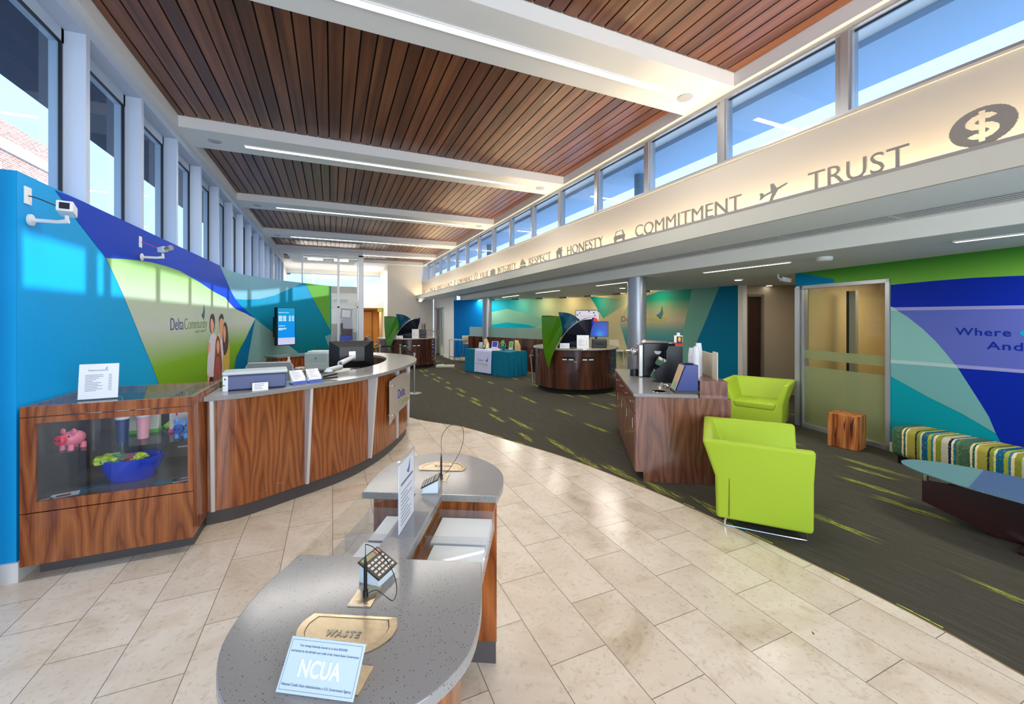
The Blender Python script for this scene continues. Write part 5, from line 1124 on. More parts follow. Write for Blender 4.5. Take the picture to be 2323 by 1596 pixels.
# ------------------------------------------------------------------ round teller pods
SG = glass('sail_green_x', (1, 1, 1)); 
SAILG = mat('green_acrylic_sail', (62, 118, 8), .15, coat=.4); SAILT = mat('teal_acrylic_sail', (0, 72, 96), .15, coat=.4); SAILB = mat('navy_acrylic_sail', (8, 10, 26), .3, spec=.2); SAILR = mat('royal_acrylic_sail', (20, 26, 130), .15, coat=.4)
def cyl(R): return lambda x, z, w: ((R+w)*math.sin(x/R), -(R+w)*math.cos(x/R), z)
def pod(px, d, label, mon):
    uu = (px-CX)/FOC; loc = (d*(SN+uu*CS), d*(CS-uu*SN), 0); rz = -(TH+math.atan(uu))
    t = thing('teller_pod', label, 'counter', loc, rz)
    MB().lathe([(.93, 0), (.93, .12)], n=64).build('toe_kick', BLACKM, t, smooth=True)
    m = MB(); m.lathe([(.98, .12), (1.0, .12), (1.0, 1.0), (.97, 1.0)], n=72); m.build('drum', WALD, t, smooth=True)
    m = MB(); m.lathe([(.4, 1.005), (1.04, 1.005), (1.055, 1.02), (1.055, 1.035), (1.04, 1.05), (.4, 1.05)], n=72); m.build('countertop', mat('pewter_top', (150, 142, 132), .18), t, smooth=True)
    MB().lathe([(.38, 0), (.42, .02), (.42, 1.04), (.001, 1.04)], n=40).build('core', WALD, t, smooth=True)
    # mail slots with papers
    for k, x in enumerate((-.16, .30)):
        m = MB(); f = cyl(1.0); m.sheet(lambda u, v, w: f(u, v, w), [(x-.15, .86), (x, .865), (x+.15, .86), (x+.15, .79), (x, .79), (x-.15, .79)], .004); sl = m.build('slot', BLACKM, t)
        for q in (-.08, .07): m = MB(); g = cyl(1.004); m.sheet(lambda u, v, w: g(u, v, w), [(x+q-.055, .815), (x+q+.05, .815), (x+q+.05, .79), (x+q-.055, .79)], .008); m.build('paper_slip', PAPER, sl)
    f = cyl(1.0)
    for x in (.0, .13): m = MB(); m.sheet(lambda u, v, w: f(u, v, w), [(x-.035, .755), (x+.035, .755), (x+.035, .748), (x-.035, .748)], .014); m.build('door_pull', CHROME, t)
    for x in (.06, -.60, .72): m = MB(); m.sheet(lambda u, v, w: f(u, v, w), [(x-.002, .13), (x+.002, .13), (x+.002, .74), (x-.002, .74)], .0015); m.build('door_gap', BLACKM, t)
    for z in (.93, .80, .70, .55, .40, .26):
        m = MB(); q = Vector(f(1.05, z, .004)); m.tube([q, q*1.0+Vector((q.x, q.y, 0)).normalized()*.02], .012, 8); m.box(q.x-.02, q.x+.02, q.y-.012, q.y-.002, z-.004, z+.004); m.build('drawer_knob', CHROME, t)
    # sails
    def sail_(nm, R, pts, mt, k=5, edge=None):
        m = MB(); g = cyl(R); m.sheet(lambda u, v, w: g(u, v, w), smooth_path(pts, k, True) if k > 1 else pts, .012)
        return m.build(nm, mt, t, label=nm.replace('_', ' '))
    left = smooth_path([(-.86, 1.81), (-.855, 1.5), (-.82, 1.15), (-.76, .9), (-.64, .57)], 6); right = smooth_path([(-.57, .80), (-.46, 1.05), (-.33, 1.3), (-.29, 1.5), (-.36, 1.79)], 6); topc = smooth_path([(-.36, 1.79), (-.6, 1.805), (-.86, 1.81)], 4)
    sail_('green_sail', 1.09, left+right+topc[1:-1], SAILG, 1)
    tl = smooth_path([(-.40, 1.89), (-.16, 1.865), (.0, 1.79), (.13, 1.68)], 5); 
    sail_('teal_sail', .86, tl+[(.0, 1.4), (-.15, 1.15), (-.28, 1.05), (-.31, 1.2), (-.33, 1.45), (-.36, 1.7)], SAILT, 1)
    ar = smooth_path([(-.43, 1.06), (-.26, 1.36), (-.05, 1.58), (.15, 1.70), (.38, 1.735)], 6)
    sail_('navy_sail', .93, ar+[(.37, 1.5), (.33, 1.3), (.28, 1.055), (-.42, 1.055)], SAILB, 1)
    a2 = smooth_path([(.10, 1.685), (.22, 1.745), (.44, 1.76)], 4); sail_('royal_blue_sail', .84, a2+[(.42, 1.60), (.36, 1.45), (.2, 1.5)], SAILR, 1)
    m = MB(); g = cyl(.945); m.tube([g(u, v+.003, 0) for u, v in ar], .012, 6); m.build('sail_edge', STEEL, t)
    m = MB(); m.tube([(-1.05, -.25, .96), (-1.1, -.22, .80), (-1.06, -.2, .3), (-1.05, -.2, .12)], .014); m.tube([(-1.13, -.25, .80), (-1.04, -.2, .82)], .03); m.build('side_bracket', STEEL, t)
    return t
P1 = pod(1305, 10.3, 'nearer round walnut teller pod with green, teal and navy sails', 0); P2 = pod(925, 14.95, 'farther round walnut teller pod left of the hall with three coloured sails', 0)
def onp(P, x, y, z): q = Matrix.Rotation(P.rotation_euler[2], 4, 'Z') @ Vector((x, y, 0)); return (P.location.x+q.x, P.location.y+q.y, z)
r1, r2 = P1.rotation_euler[2], P2.rotation_euler[2]
BLUES = mat('blue_desktop_screen', (0, 0, 0), .3)
def _bl():
    m = BLUES; v = coords(m, (1, 1, 1)); dd = N(m, 'ShaderNodeVectorMath'); dd.operation = 'DISTANCE'; L(m, v, dd.inputs[0]); dd.inputs[1].default_value = (-.08, .02, .30); r = ramp(m, [(0, (40, 160, 240)), (.12, (0, 90, 220)), (.34, (4, 30, 150))], dd.outputs['Value']); L(m, r.outputs[0], bsdf(m).inputs['Emission Color']); bsdf(m).inputs['Emission Strength'].default_value = .7
_bl()
mo = monitor(onp(P1, .51, -.20, 1.05), r1+PI+.12, .58, .38, .24, 'monitor with a glowing blue screen on the nearer teller pod', BLUES, stand=True)
t = thing('sorter', 'black cash machine under the monitor on the nearer teller pod', 'machine', onp(P1, .56, -.50, 1.05), r1); MB().box(-.17, .17, -.12, .15, 0, .20).build('body', mat('charcoal_plastic', (40, 38, 38), .4), t, bevel=.02); m = MB(); m.box(-.1, .12, -.125, -.12, .08, .1); m.build('slot', BLACKM, t)
signcard('counter_sign', 'tall white notice in a holder on the nearer teller pod', 'sign', onp(P1, .17, -.972, 1.05), r1, .27, .31, header=None, body=9)
signcard('counter_card', 'low white card on the nearer teller pod left of the tall notice', 'sign', onp(P1, -.24, -.97, 1.05), r1, .22, .125, header=None, body=3)
t = thing('coin_dish', 'small pale dish between the two notices on the nearer teller pod', 'dish', onp(P1, -.05, -.975, 1.05)); MB().lathe([(.03, 0), (.06, .03), (.055, .03), (.001, .01)], n=20).build('dish_body', STEEL, t, smooth=True)
mo = monitor(onp(P2, .55, -.1, 1.05), r2+PI/2+.25, .5, .33, .17, 'edge-on black monitor on the farther teller pod'); m = MB(); m.tube([(-.02, -.05, .3), (-.05, -.25, .28), (-.1, -.42, .16), (-.1, -.45, 0)], .02); m.build('arm', STEEL, mo, smooth=True)
t = thing('sorter', 'black cash machine on the farther teller pod', 'machine', onp(P2, .52, -.45, 1.05), r2); MB().box(-.12, .12, -.12, .15, 0, .30).build('body', mat('charcoal_plastic', (40, 38, 38), .4), t, bevel=.02); m = MB(); m.box(-.08, .08, -.125, -.12, .1, .12); m.build('slot', BLACKM, t)
signcard('counter_sign', 'tall white notice in a holder on the farther teller pod', 'sign', onp(P2, .25, -.96, 1.05), r2, .22, .32, header=None, body=9)
signcard('counter_card', 'low white card on the farther teller pod', 'sign', onp(P2, -.27, -.96, 1.05), r2, .22, .10, header=None, body=3)
x, y = U(1010, 832, 0); t = thing('floor_box', 'low white box on the carpet beside the farther teller pod', 'box', (x, y, 0), -.3); MB().box(-.33, .33, -.15, .15, 0, .07).build('box_body', CREAM, t, bevel=.01); MB().box(-.3, -.05, -.12, .1, .07, .09).build('box_lid', WHITEP, t, bevel=.01)
# ------------------------------------------------------------------ teal table with give-aways
ta = math.atan2(-.933, .359); TC = (4.75, 12.15)
t = thing('folding_table', 'folding table under the teal cloth in front of the low partition', 'table', (*TC, 0), ta)
MB().box(-1.0, 1.0, -.36, .36, .70, .735).build('tabletop', CREAM, t)
for sx in (-.9, .9):
    for sy in (-.3, .3): MB().tube([(sx, sy, 0), (sx, sy, .70)], .015).build('leg', STEEL, t)
t = thing('tablecloth', 'teal cloth draped to the floor over the promotion table', 'tablecloth', (*TC, 0), ta)
m = MB(); per = []
hw, hd_ = 1.03, .39; pts = []
def side(a, b, n): return [(a[0]+(b[0]-a[0])*i/n, a[1]+(b[1]-a[1])*i/n) for i in range(n)]
for a, b, n in (((-hw, -hd_), (hw, -hd_), 60), ((hw, -hd_), (hw, hd_), 30), ((hw, hd_), (-hw, hd_), 60), ((-hw, hd_), (-hw, -hd_), 30)): pts += side(a, b, n)
n = len(pts); rows = 8; vs = [(0, 0, .745)]+[(x, y, .744) for x, y in pts]
for r in range(1, rows+1):
    k = r/rows
    for i, (x, y) in enumerate(pts):
        l_ = math.hypot(x, y); nx, ny = (0, -1) if i < 60 else (1, 0) if i < 90 else (0, 1) if i < 150 else (-1, 0)
        amp = (.008 if 4 < i < 56 else .035)*k; o_ = amp*(math.sin(i*.9)+.4*math.sin(i*2.1+1))+.02*k
        vs.append((x+nx*o_, y+ny*o_, .744-.735*k+(.01*math.sin(i*.7) if r == rows else 0)))
fs = [(0, 1+i, 1+(i+1) % n) for i in range(n)]+[(1+r*n+i, 1+(r+1)*n+i, 1+(r+1)*n+(i+1) % n, 1+r*n+(i+1) % n) for r in range(rows) for i in range(n)]
m.add(vs, fs); cl = m.build('cloth', TEALC, t, smooth=True, auto=1.2)
t = thing('table_runner', 'white runner with the sail logo hanging over the front of the teal cloth', 'table runner', (*TC, 0), ta)
m = MB(); W0, W1 = -.50, .30; pr = [(.30, .752), (-hd_-.012, .752), (-hd_-.03, .70), (-hd_-.045, .35), (-hd_-.055, .05)]
m.add([(x, y, z) for y, z in pr for x in (W0, W1)], [(2*i, 2*i+1, 2*i+3, 2*i+2) for i in range(4)]); o = m.build('runner_cloth', mat('pale_lilac_cloth', (196, 200, 232), .8), t); s_ = o.modifiers.new('thickness', 'SOLIDIFY'); s_.thickness = .004
m = MB(); fz = lambda z: -hd_-.030-.02*(.70-z)-.006
put_text(m, 'Delta', lambda u, v, q: (-.34+u, fz(.4)-q, .39+v), .001, width=.27, height=.08); m.build('lettering', INKB, o)
m = MB(); put_text(m, 'Community', lambda u, v, q: (-.42+u, fz(.3)-.002-q, .29+v), .001, width=.58, height=.075); put_text(m, 'CREDIT UNION', lambda u, v, q: (-.14+u, fz(.25)-.003-q, .25+v), .001, width=.28, height=.025); m.build('lettering', LOGG, o)
m = MB(); m.sheet(lambda u, v, q: (.09+u*.13, fz(.42)-.001-q, .44+v*.11), [(-.5, -.1), (.1, .25), (.4, 1.0), (.42, .1), (.15, -.5)], .001); m.build('logo', LOGB, o)
ont = lambda x, y, z=.757: (TC[0]+math.cos(ta)*x-math.sin(ta)*y, TC[1]+math.sin(ta)*x+math.cos(ta)*y, z)
def stand(x, y, w, h, col, col2, label, name='brochure_holder', cat='brochure'):
    t = thing(name, label, cat, ont(x, y), ta+.35); R = Matrix.Rotation(-.25, 4, 'X'); m = MB(); m.M = R; m.box(-w/2, w/2, -.008, .008, 0, h); m.build('board', mat('b%d_%d_%d' % col, col, .5), t)
    m = MB(); m.M = R; m.box(-w*.4, w*.4, -.010, -.008, h*.3, h*.95); m.build('picture', mat('b%d_%d_%d' % col2, col2, .5), t); MB().box(-w/2, w/2, 0, h*.28, 0, .004).build('foot', WHITEP, t)
def pack(x, y, h, label):
    t = thing('gift_bag_pack', label, 'paper bags', ont(x, y), ta+.3)
    for k in range(4): m = MB(); m.M = Matrix.Translation((k*.035, -k*.02, 0)); m.box(-.05, .05, -.03, .03, 0, h-.05*k); m.build('paper_bag', mat('bag_tan%d' % k, (232-8*k, 206-10*k, 150-8*k), .6), t, bevel=.004)
pack(-.62, .15, .30, 'stepped row of tan paper bags at the left of the teal table'); pack(.86, .1, .32, 'stepped row of tan paper bags at the right end of the teal table')
stand(-.72, .0, .14, .2, (160, 165, 180), (180, 185, 200), 'grey display card at the left of the teal table'); stand(-.40, -.12, .08, .13, (30, 40, 30), (190, 200, 60), 'small lime and black card stand on the teal table'); stand(-.25, -.12, .08, .19, (220, 215, 195), (235, 235, 240), 'narrow white card stand on the teal table')
stand(.02, -.05, .22, .26, (215, 210, 230), (50, 60, 170), 'blue and white brochure in a holder at the centre of the teal table'); stand(.16, .15, .10, .3, (80, 150, 70), (90, 160, 80), 'tall green card behind the blue brochure on the teal table')
stand(.58, .12, .14, .27, (205, 205, 205), (90, 170, 60), 'white and green brochure in a holder at the right of the teal table')
t = thing('gift_bucket', 'teal bucket with a handle standing on the teal table', 'bucket', ont(.36, -.02)); MB().lathe([(.08, 0), (.11, .12), (.1, .12), (.07, .01), (.001, .01)], n=24).build('bucket_body', mat('teal_plastic', (0, 120, 140), .4), t, smooth=True); MB().tube([(.11*math.cos(a), 0, .12+.13*math.sin(a)) for a in [PI*k/14 for k in range(15)]], .006, 6).build('handle', CREAM, t)
crumple('sweets_pile', 'small heap of wrapped sweets on the teal table', 'sweets', ont(.47, -.22), .06, [(220, 215, 210), (190, 180, 60), (160, 150, 160)], 21, .9)
leaflet(ont(-.62, -.2, .750), .25, .14, (214, 204, 176), 'cream leaflet lying at the left of the teal table', ta)
# ------------------------------------------------------------------ low partition with frosted glass
pa, pb_ = Vector((4.72, 14.85)), Vector((6.1, 11.55)); pl_ = (pb_-pa).length; pang = math.atan2((pb_-pa).y, (pb_-pa).x)
t = thing('partition', 'dark walnut half-height partition with frosted glass screens behind the teal table', 'partition', (pa.x, pa.y, 0), pang)
MB().box(0, pl_, 0, .10, 0, 1.07).build('panel', WALD, t)
m = MB(); 
for a, b in ((.02, 1.25), (1.27, 2.45), (2.47, pl_-.02)): MB().box(a, b, .045, .055, 1.07, 1.42).build('glass_screen', FROST, t)
def barstool(loc, rz, label):
    t = thing('bar_chair', label, 'chair', loc, rz)
    m = MB(); m.box(-.22, .22, -.20, .20, .70, .76); m.build('seat', CREAM, t, bevel=.03); m = MB(); m.M = Matrix.Translation((0, .19, .76)) @ Matrix.Rotation(-.15, 4, 'X'); m.box(-.22, .22, -.02, .02, .02, .30); m.build('backrest', CREAM, t, bevel=.04, seg=3)
    for sx in (-1, 1):
        for sy in (-1, 1): MB().tube([(sx*.18, sy*.16, .70), (sx*.23, sy*.22, 0)], .009).build('leg', CHROME, t)
    m = MB(); z = .28; k = .215; m.tube([(-k, -k, z), (k, -k, z), (k, k, z), (-k, k, z)], .008, 8, True); m.build('footrest', CHROME, t)
x, y = U(1050, 815, 0); barstool((5.02, 15.62, 0), 2.4, 'cream bar chair with chrome legs left of the low partition')
x, y = U(1398, 852, 0); barstool((x+.25, y+.3, 0), -.6, 'cream bar chair with chrome legs behind the nearer teller pod')
# high narrow table by the partition end
t = thing('high_table', 'chrome edged high table by the blue end of the back wall', 'table', (4.47, 15.38, 0), pang+.3); MB().box(-.3, .25, -.22, .22, .90, .93).build('tabletop', mat('white_chrome_edge', (214, 214, 214), .2, .4), t); 
for sx in (-.27, .22):
    for sy in (-.19, .19): MB().tube([(sx, sy, 0), (sx, sy, .9)], .01).build('leg', CHROME, t)
m = MB(); m.box(-.28, .23, -.2, -.19, .25, .27); m.build('footrest', CHROME, t)
# screen on the back wall
u_, z_ = wb.hit(1346, 715); x, y, _ = wb.at(u_, 0, .22); n_ = Vector(wb.at(u_, 0, 1))-Vector(wb.at(u_, 0, 0))
t = thing('wall_screen', 'landscape screen with a red ball picture on the cream part of the back wall', 'screen', (x, y, 1.50), 0); t.rotation_euler[2] = -(TH+math.atan((1334-CX)/FOC))-.15
MB().box(-.45, .45, 0, .07, 0, .52).build('housing', BLACK, t, bevel=.006); DW = mat('screen_white_glow', (0, 0, 0), .3, emit=(226, 226, 236), es=.75)
s_ = MB().box(-.43, .43, -.003, 0, .02, .5).build('display', DW, t)
def emat(nm, c): return mat(nm, (0, 0, 0), .4, emit=c, es=.8)
m = MB(); m.M = Matrix.Translation((.23, -.004, .15)) @ Matrix.Rotation(-.6, 4, 'Y'); m.sheet(lambda u, v, q: (u, -q, v), circ(0, 0, .09, 24, .14), .002); m.build('red_ball', emat('glow_red', (240, 70, 20)), s_)
m = MB(); put_text(m, 'A Smart Choice', lambda u, v, q: (-.36+u, -.004-q, .29+v), width=.56, height=.05, bold=.0); m.build('red_text', emat('glow_red2', (230, 90, 90)), s_)
m = MB(); put_text(m, 'For Your Future', lambda u, v, q: (-.38+u, -.004-q, .20+v), width=.46, height=.045, bold=.01); m.build('blue_text', emat('glow_blue', (90, 140, 220)), s_)
m = MB()
for a, b, r in ((-.38, .36, .025), (-.3, .42, .022), (.02, .47, .025), (.18, .43, .025), (.22, .34, .022), (.33, .47, .025)): m.sheet(lambda u, v, q: (u, -.004-q, v), circ(a, b, r, 12), .001)
m.build('dots', emat('glow_dark', (40, 36, 60)), s_)
m = MB(); m.box(-.1, .1, .07, .2, .15, .4); m.build('wall_bracket', BLACK, t)
# ------------------------------------------------------------------ coffee counter
co = Vector((2.97, 3.51)); ca_ = math.atan2(-.538, .843)
t = thing('coffee_counter', 'walnut coffee counter with a grey top and a raised back', 'counter', (co.x, co.y, 0), ca_)
MB().box(0, .66, 0, 2.15, .905, .94).build('countertop', QZ, t, bevel=.003)
m = MB(); m.box(.10, .66, .03, 2.12, 0, .10); m.build('toe_kick', BLACKM, t)
m = MB(); m.box(.03, .66, .02, 2.13, .10, .905); m.build('body', WALR, t)
m = MB(); m.box(.10, .98, .005, .022, 0, .905); m.box(.02, .10, .005, .022, .10, .905); m.build('end_panel', WALR, t)
MB().box(.66, .98, .022, 2.3, 0, .905).build('back_body', WALR, t)
MB().box(.70, .98, .10, 2.3, .905, 1.075).build('raised_back', WALR, t)
for k, y0 in enumerate((.03, .55, 1.07, 1.6)):
    dr = MB().box(.012, .03, y0+.004, y0+.512, .73, .895).build('drawer', WALR, t); MB().tube([(.0, y0+.2, .81), (.0, y0+.31, .81)], .006).build('handle', CHROME, dr)
    dr = MB().box(.012, .03, y0+.004, y0+.512, .105, .722).build('cabinet_door', WALR, t); MB().tube([(.0, y0+.05, .55), (.0, y0+.05, .66)], .006).build('handle', CHROME, dr)
m = MB(); [m.box(-.002, .006, y-.03, y+.03, .60, .64) for y in (.35,)]; 
onc = lambda x, y, z=.94: (co.x+math.cos(ca_)*x-math.sin(ca_)*y, co.y+math.sin(ca_)*x+math.cos(ca_)*y, z)
t = thing('coffee_machine', 'black and silver single-cup coffee machine at the far end of the coffee counter', 'coffee machine', onc(.24, 1.28), ca_-.05)
MB().box(.06, .40, 0, .30, .012, .47).build('body', mat('machine_black', (24, 24, 30), .3), t, bevel=.012)
MB().box(.0, .062, 0, .30, .0, .445).build('silver_front', STEEL, t, bevel=.01)
m = MB(); m.M = Matrix.Translation((-.05, .12, .34)); m.sph((0, 0, 0), .065, 1, .9, .85); m.build('brew_head', CHROME, t, smooth=True); MB().tube([(-.16, .12, .35), (-.02, .12, .36)], .006).build('lever', CHROME, t)
m = MB(); m.lathe([(.055, 0), (.055, .09), (.05, .1), (.001, .1)], -.05, .12, 24); m.build('drip_tray', BLACK, t, smooth=True)
m = MB(); m.add([(.06, .0, .47), (.40, .0, .47), (.40, .3, .47), (.06, .3, .47), (.10, .02, .50), (.40, .02, .485), (.40, .28, .485), (.10, .28, .50)], [(4, 5, 6, 7), (0, 1, 5, 4), (1, 2, 6, 5), (2, 3, 7, 6), (3, 0, 4, 7)]); m.build('top_lid', STEEL, t)
m = MB(); m.M = Matrix.Translation((.25, -.001, .36)) @ Matrix.Rotation(PI/2, 4, 'X'); m.prism(arc(0, 0, .045, PI, 2*PI), 0, .003); m.build('grip', WHITEP, t)
t = thing('pod_rack', 'black stepped rack filled with coffee pods beside the coffee machine', 'rack', onc(.555, .80), ca_-.1)
S_ = [(-.14, 0), (.14, 0), (.14, .46), (-.02, .46), (-.05, .40), (-.05, .27), (-.10, .22), (-.20, .14), (-.20, .10)]
for y_ in (0, .20): m = MB(); m.sheet(lambda u, v, q: (u, y_+q, v), S_, .012); m.build('side_panel', BLACK, t)
m = MB(); m.box(.12, .14, .012, .2, 0, .46); m.box(-.02, .14, .012, .2, .44, .46); m.build('back_panel', BLACK, t)
for k, (x_, z_) in enumerate(((-.20, .12), (-.14, .29))):
    m = MB(); m.M = Matrix.Translation((x_, .02, z_)) @ Matrix.Rotation(.45, 4, 'Y'); m.box(0, .12, 0, .17, -.07, .0); b = m.build('pod_box', mat('green_carton', (40, 90, 60), .5), t)
    for q in range(6): m2 = MB(); m2.M = m.M; m2.lathe([(.022, -.01), (.026, .03), (.001, .032)], .03+.06*(q % 2), .03+.055*(q//2), 14); m2.build('coffee_pod', mat('cream_pod', (222, 212, 196), .5), b, smooth=True)
t = thing('creamer_carton', 'red and white creamer carton on top of the black pod rack', 'carton', onc(.66, .86, 1.40), ca_-.2)
MB().box(-.05, .05, -.04, .04, 0, .13).build('carton_body', mat('carton_white', (232, 226, 214), .5), t, bevel=.004); m = MB(); m.box(-.051, .051, -.041, .041, .004, .045); m.build('red_band', mat('carton_red', (206, 50, 20), .5), t)
m = MB(); m.box(-.02, .045, -.0425, -.041, .03, .12); m.build('picture', mat('carton_purple', (70, 30, 60), .5), t); m = MB(); m.sheet(lambda u, v, q: (u, -.043-q, v), circ(.012, .085, .016, 12, .03), .001); m.build('golden_spot', mat('carton_gold', (236, 180, 30), .5), t); MB().lathe([(.02, .13), (.02, .165), (.001, .165)], 0, 0, 18).build('cap', WHITEP, t, smooth=True)
t = thing('wire_clip_dish', 'small black dish of silver sachets on the pod rack', 'dish', onc(.42, .78, 1.345)); t.location = onc(.40, .84, 1.34); t.location = onc(.565, .83, 1.4); MB().box(-.04, .04, -.03, .03, 0, .03).build('dish_body', BLACK, t); MB().sph((0, 0, .035), .03, 1.2, 1, .5).build('sachets', STEEL, t, smooth=True)
def cup():
    t = thing('paper_cup', 'x', 'cup'); m = MB(); m.lathe([(.040, 0), (.0405, .006), (.028, .105), (.026, .105), (.001, .100)], n=24); m.build('cup_body', WHITEP, t, smooth=True); return t
c0 = cup(); used = [False]
for si, (x_, y_, nn, lb) in enumerate(((.76, .37, 9, 'in the front stack of white cups beside the blue dispenser'), (.82, .50, 10, 'in the taller rear stack of white cups'), (.76, .56, 8, 'in the left stack of white cups next to the pod rack'))):
    for k in range(nn):
        L_ = 'upturned white cup ' + ('topmost ' if k == nn-1 else '') + lb
        p_ = onc(x_-.02, y_, 1.075+.031*k)
        if not used[0]: c0.location = p_; c0['label'] = L_; c0['group'] = 'cups ' + lb; used[0] = True
        else: dup(c0, p_, 0, L_, 'cups ' + lb if k < nn-1 else 'top cups of the stacks')
t = thing('napkin_dispenser', 'slanted royal blue dispenser on the near end of the coffee counter', 'dispenser', onc(.485, .05), ca_+.05)
m = MB(); V = [(-.04, 0, .03), (.19, 0, .03), (.19, .20, .03), (-.04, .20, .03), (.06, .0, .31), (.19, .0, .31), (.19, .2, .31), (.06, .2, .31)]
m.add(V, [(0, 3, 2, 1), (4, 5, 6, 7), (0, 1, 5, 4), (1, 2, 6, 5), (2, 3, 7, 6), (3, 0, 4, 7)]); m.build('body', mat('royal_blue_box', (36, 52, 128), .25), t, bevel=.006)
MB().box(-.05, .20, -.0, .2, 0, .035).build('base', BLACK, t); m = MB(); m.add([(-.048, .01, .03), (-.044, .19, .03), (.05, .19, .30), (.05, .01, .30)], [(0, 1, 2, 3)]); o = m.build('front_picture', mat('tan_print', (190, 160, 120), .5), t); q_ = o.modifiers.new('thickness', 'SOLIDIFY'); q_.thickness = .004
m = MB(); m.add([(-.052, .03, .04), (-.050, .15, .04), (-.02, .12, .13), (-.022, .05, .12)], [(0, 1, 2, 3)]); m.build('front_label', mat('green_print', (120, 170, 140), .5), t)
m = MB(); m.lathe([(.05, .31), (.055, .318), (.04, .32)], .12, .1, 24); m.build('top_opening', BLACK, t, smooth=True)
crumple('snack_bag', 'crumpled silver wrapper between the pod rack and the blue dispenser', 'wrapper', onc(.40, .44, .94), .055, [(170, 168, 165)], 31, .8, mt=STEEL)
t = thing('waste_ring', 'round steel rimmed waste hole in the coffee counter top', 'waste hole', onc(.30, .18, .94)); MB().lathe([(.062, .0), (.07, .003), (.078, .003), (.08, .0)], n=36).build('rim', CHROME, t, smooth=True); MB().lathe([(.062, .0008), (.001, .0008)], n=30).build('opening', BLACKM, t)
t = thing('menu_board', 'cream upright board standing on the raised back of the coffee counter', 'board', onc(.93, .34, 1.075), ca_+PI/2-.0)
MB().box(0, .75, -.006, .006, 0, .27).build('board', mat('cream_board', (206, 200, 180), .5), t); MB().box(-.16, -.01, .02, .03, 0, .30).build('second_leaf', mat('cream_board', (206, 200, 180), .5), t)
# ------------------------------------------------------------------ lime tub chairs
def tub(loc, rz, label, sled=True):
    t = thing('tub_chair', label, 'armchair', loc, rz)
    yf = -.34; lv = [(.07, .375, .335), (.42, .385, .345), (.74, .47, .445)]; inn = [(.74, .40, .365), (.345, .265, .22)]
    def U4(z, w, y): return [(-w, yf, z), (-w, y, z), (w, y, z), (w, yf, z)]
    V = []; [V.extend(U4(z, w, y)) for z, w, y in lv+inn]; F = []
    for r in range(4):
        for i in range(3): F.append((r*4+i, r*4+i+1, (r+1)*4+i+1, (r+1)*4+i))
    F.append((16, 17, 18, 19)); F.append((0, 3, 2, 1))
    F.append((0, 4, 8, 12, 16)); F.append((3, 19, 15, 11, 7)); F.append((0, 16, 19, 3))
    m = MB(); m.add(V, F); o = m.build('shell', CHAIRG, t); b = o.modifiers.new('soft_edges', 'BEVEL'); b.width = .028; b.segments = 4; b.limit_method = 'ANGLE'; b.angle_limit = .45
    for p in o.data.polygons: p.use_smooth = True
    m = MB(); z0, z1 = .335, .425; m.add([(-.262, yf-.006, z0), (.262, yf-.006, z0), (.262, .21, z0), (-.262, .21, z0), (-.292, yf-.006, z1), (.292, yf-.006, z1), (.292, .22, z1), (-.292, .22, z1)], [(0, 3, 2, 1), (4, 5, 6, 7), (0, 1, 5, 4), (1, 2, 6, 5), (2, 3, 7, 6), (3, 0, 4, 7)])
    o = m.build('seat_cushion', CHAIRG, t); b = o.modifiers.new('soft_edges', 'BEVEL'); b.width = .015; b.segments = 3
    for p in o.data.polygons: p.use_smooth = True
    for s in (-1, 1):
        m = MB(); x = s*.34; m.tube(smooth_path([(x, .26, .07), (x, .27, .02), (x, .22, .008), (x, -.25, .008), (x, -.30, .02), (x, -.29, .07)], 4), .008, 8); m.build('sled_leg', CHROME, t, smooth=True)
    m = MB(); x = -.383; m.tube([(x, .24, .10), (x-.001, .24, .42)], .0025, 5); m.tube([(-x, .24, .10), (-x+.001, .24, .42)], .0025, 5); m.build('seam', mat('dark_seam', (70, 90, 10), .6), t)
    return t
c1 = tub((3.47, 2.46, 0), 0, 'lime green tub chair in front, turned away beside the coffee counter')
c1.rotation_euler[2] = math.atan2(-.76, .65)+PI/2
c2 = dup(c1, (6.38, 4.52, 0), math.atan2(-.42, -.90)+PI/2, 'lime green tub chair facing the camera by the office glazing')
for o in (c1, c2): o['group'] = 'lime tub chairs'
# cube stool
t = thing('cube_stool', 'solid wood block stool with dark cracks by the office glazing', 'stool', (6.42, 3.28, 0), .19)
CUBE = wood('natural_block_wood', (110, 52, 20), (176, 100, 48), (206, 136, 74), (9, 9, .9), rough=.4, coat=.1)
MB().box(-.15, .15, -.17, .17, .0, .455).build('block', CUBE, t, bevel=.008)
m = MB()
for y0, w_, z0, z1 in ((-.10, .022, .16, .455), (.08, .012, .0, .3), (-.02, .01, .22, .4)): m.add([(-.1515, y0, z0), (-.1515, y0+w_*.4, (z0+z1)/2-.05), (-.1515, y0-w_, z1), (-.1515, y0+w_, z1), (-.1515, y0+w_*.9, (z0+z1)/2)], [(0, 1, 3, 4), (0, 4, 2)])
m.build('crack', mat('dark_heartwood', (60, 26, 12), .6), t)
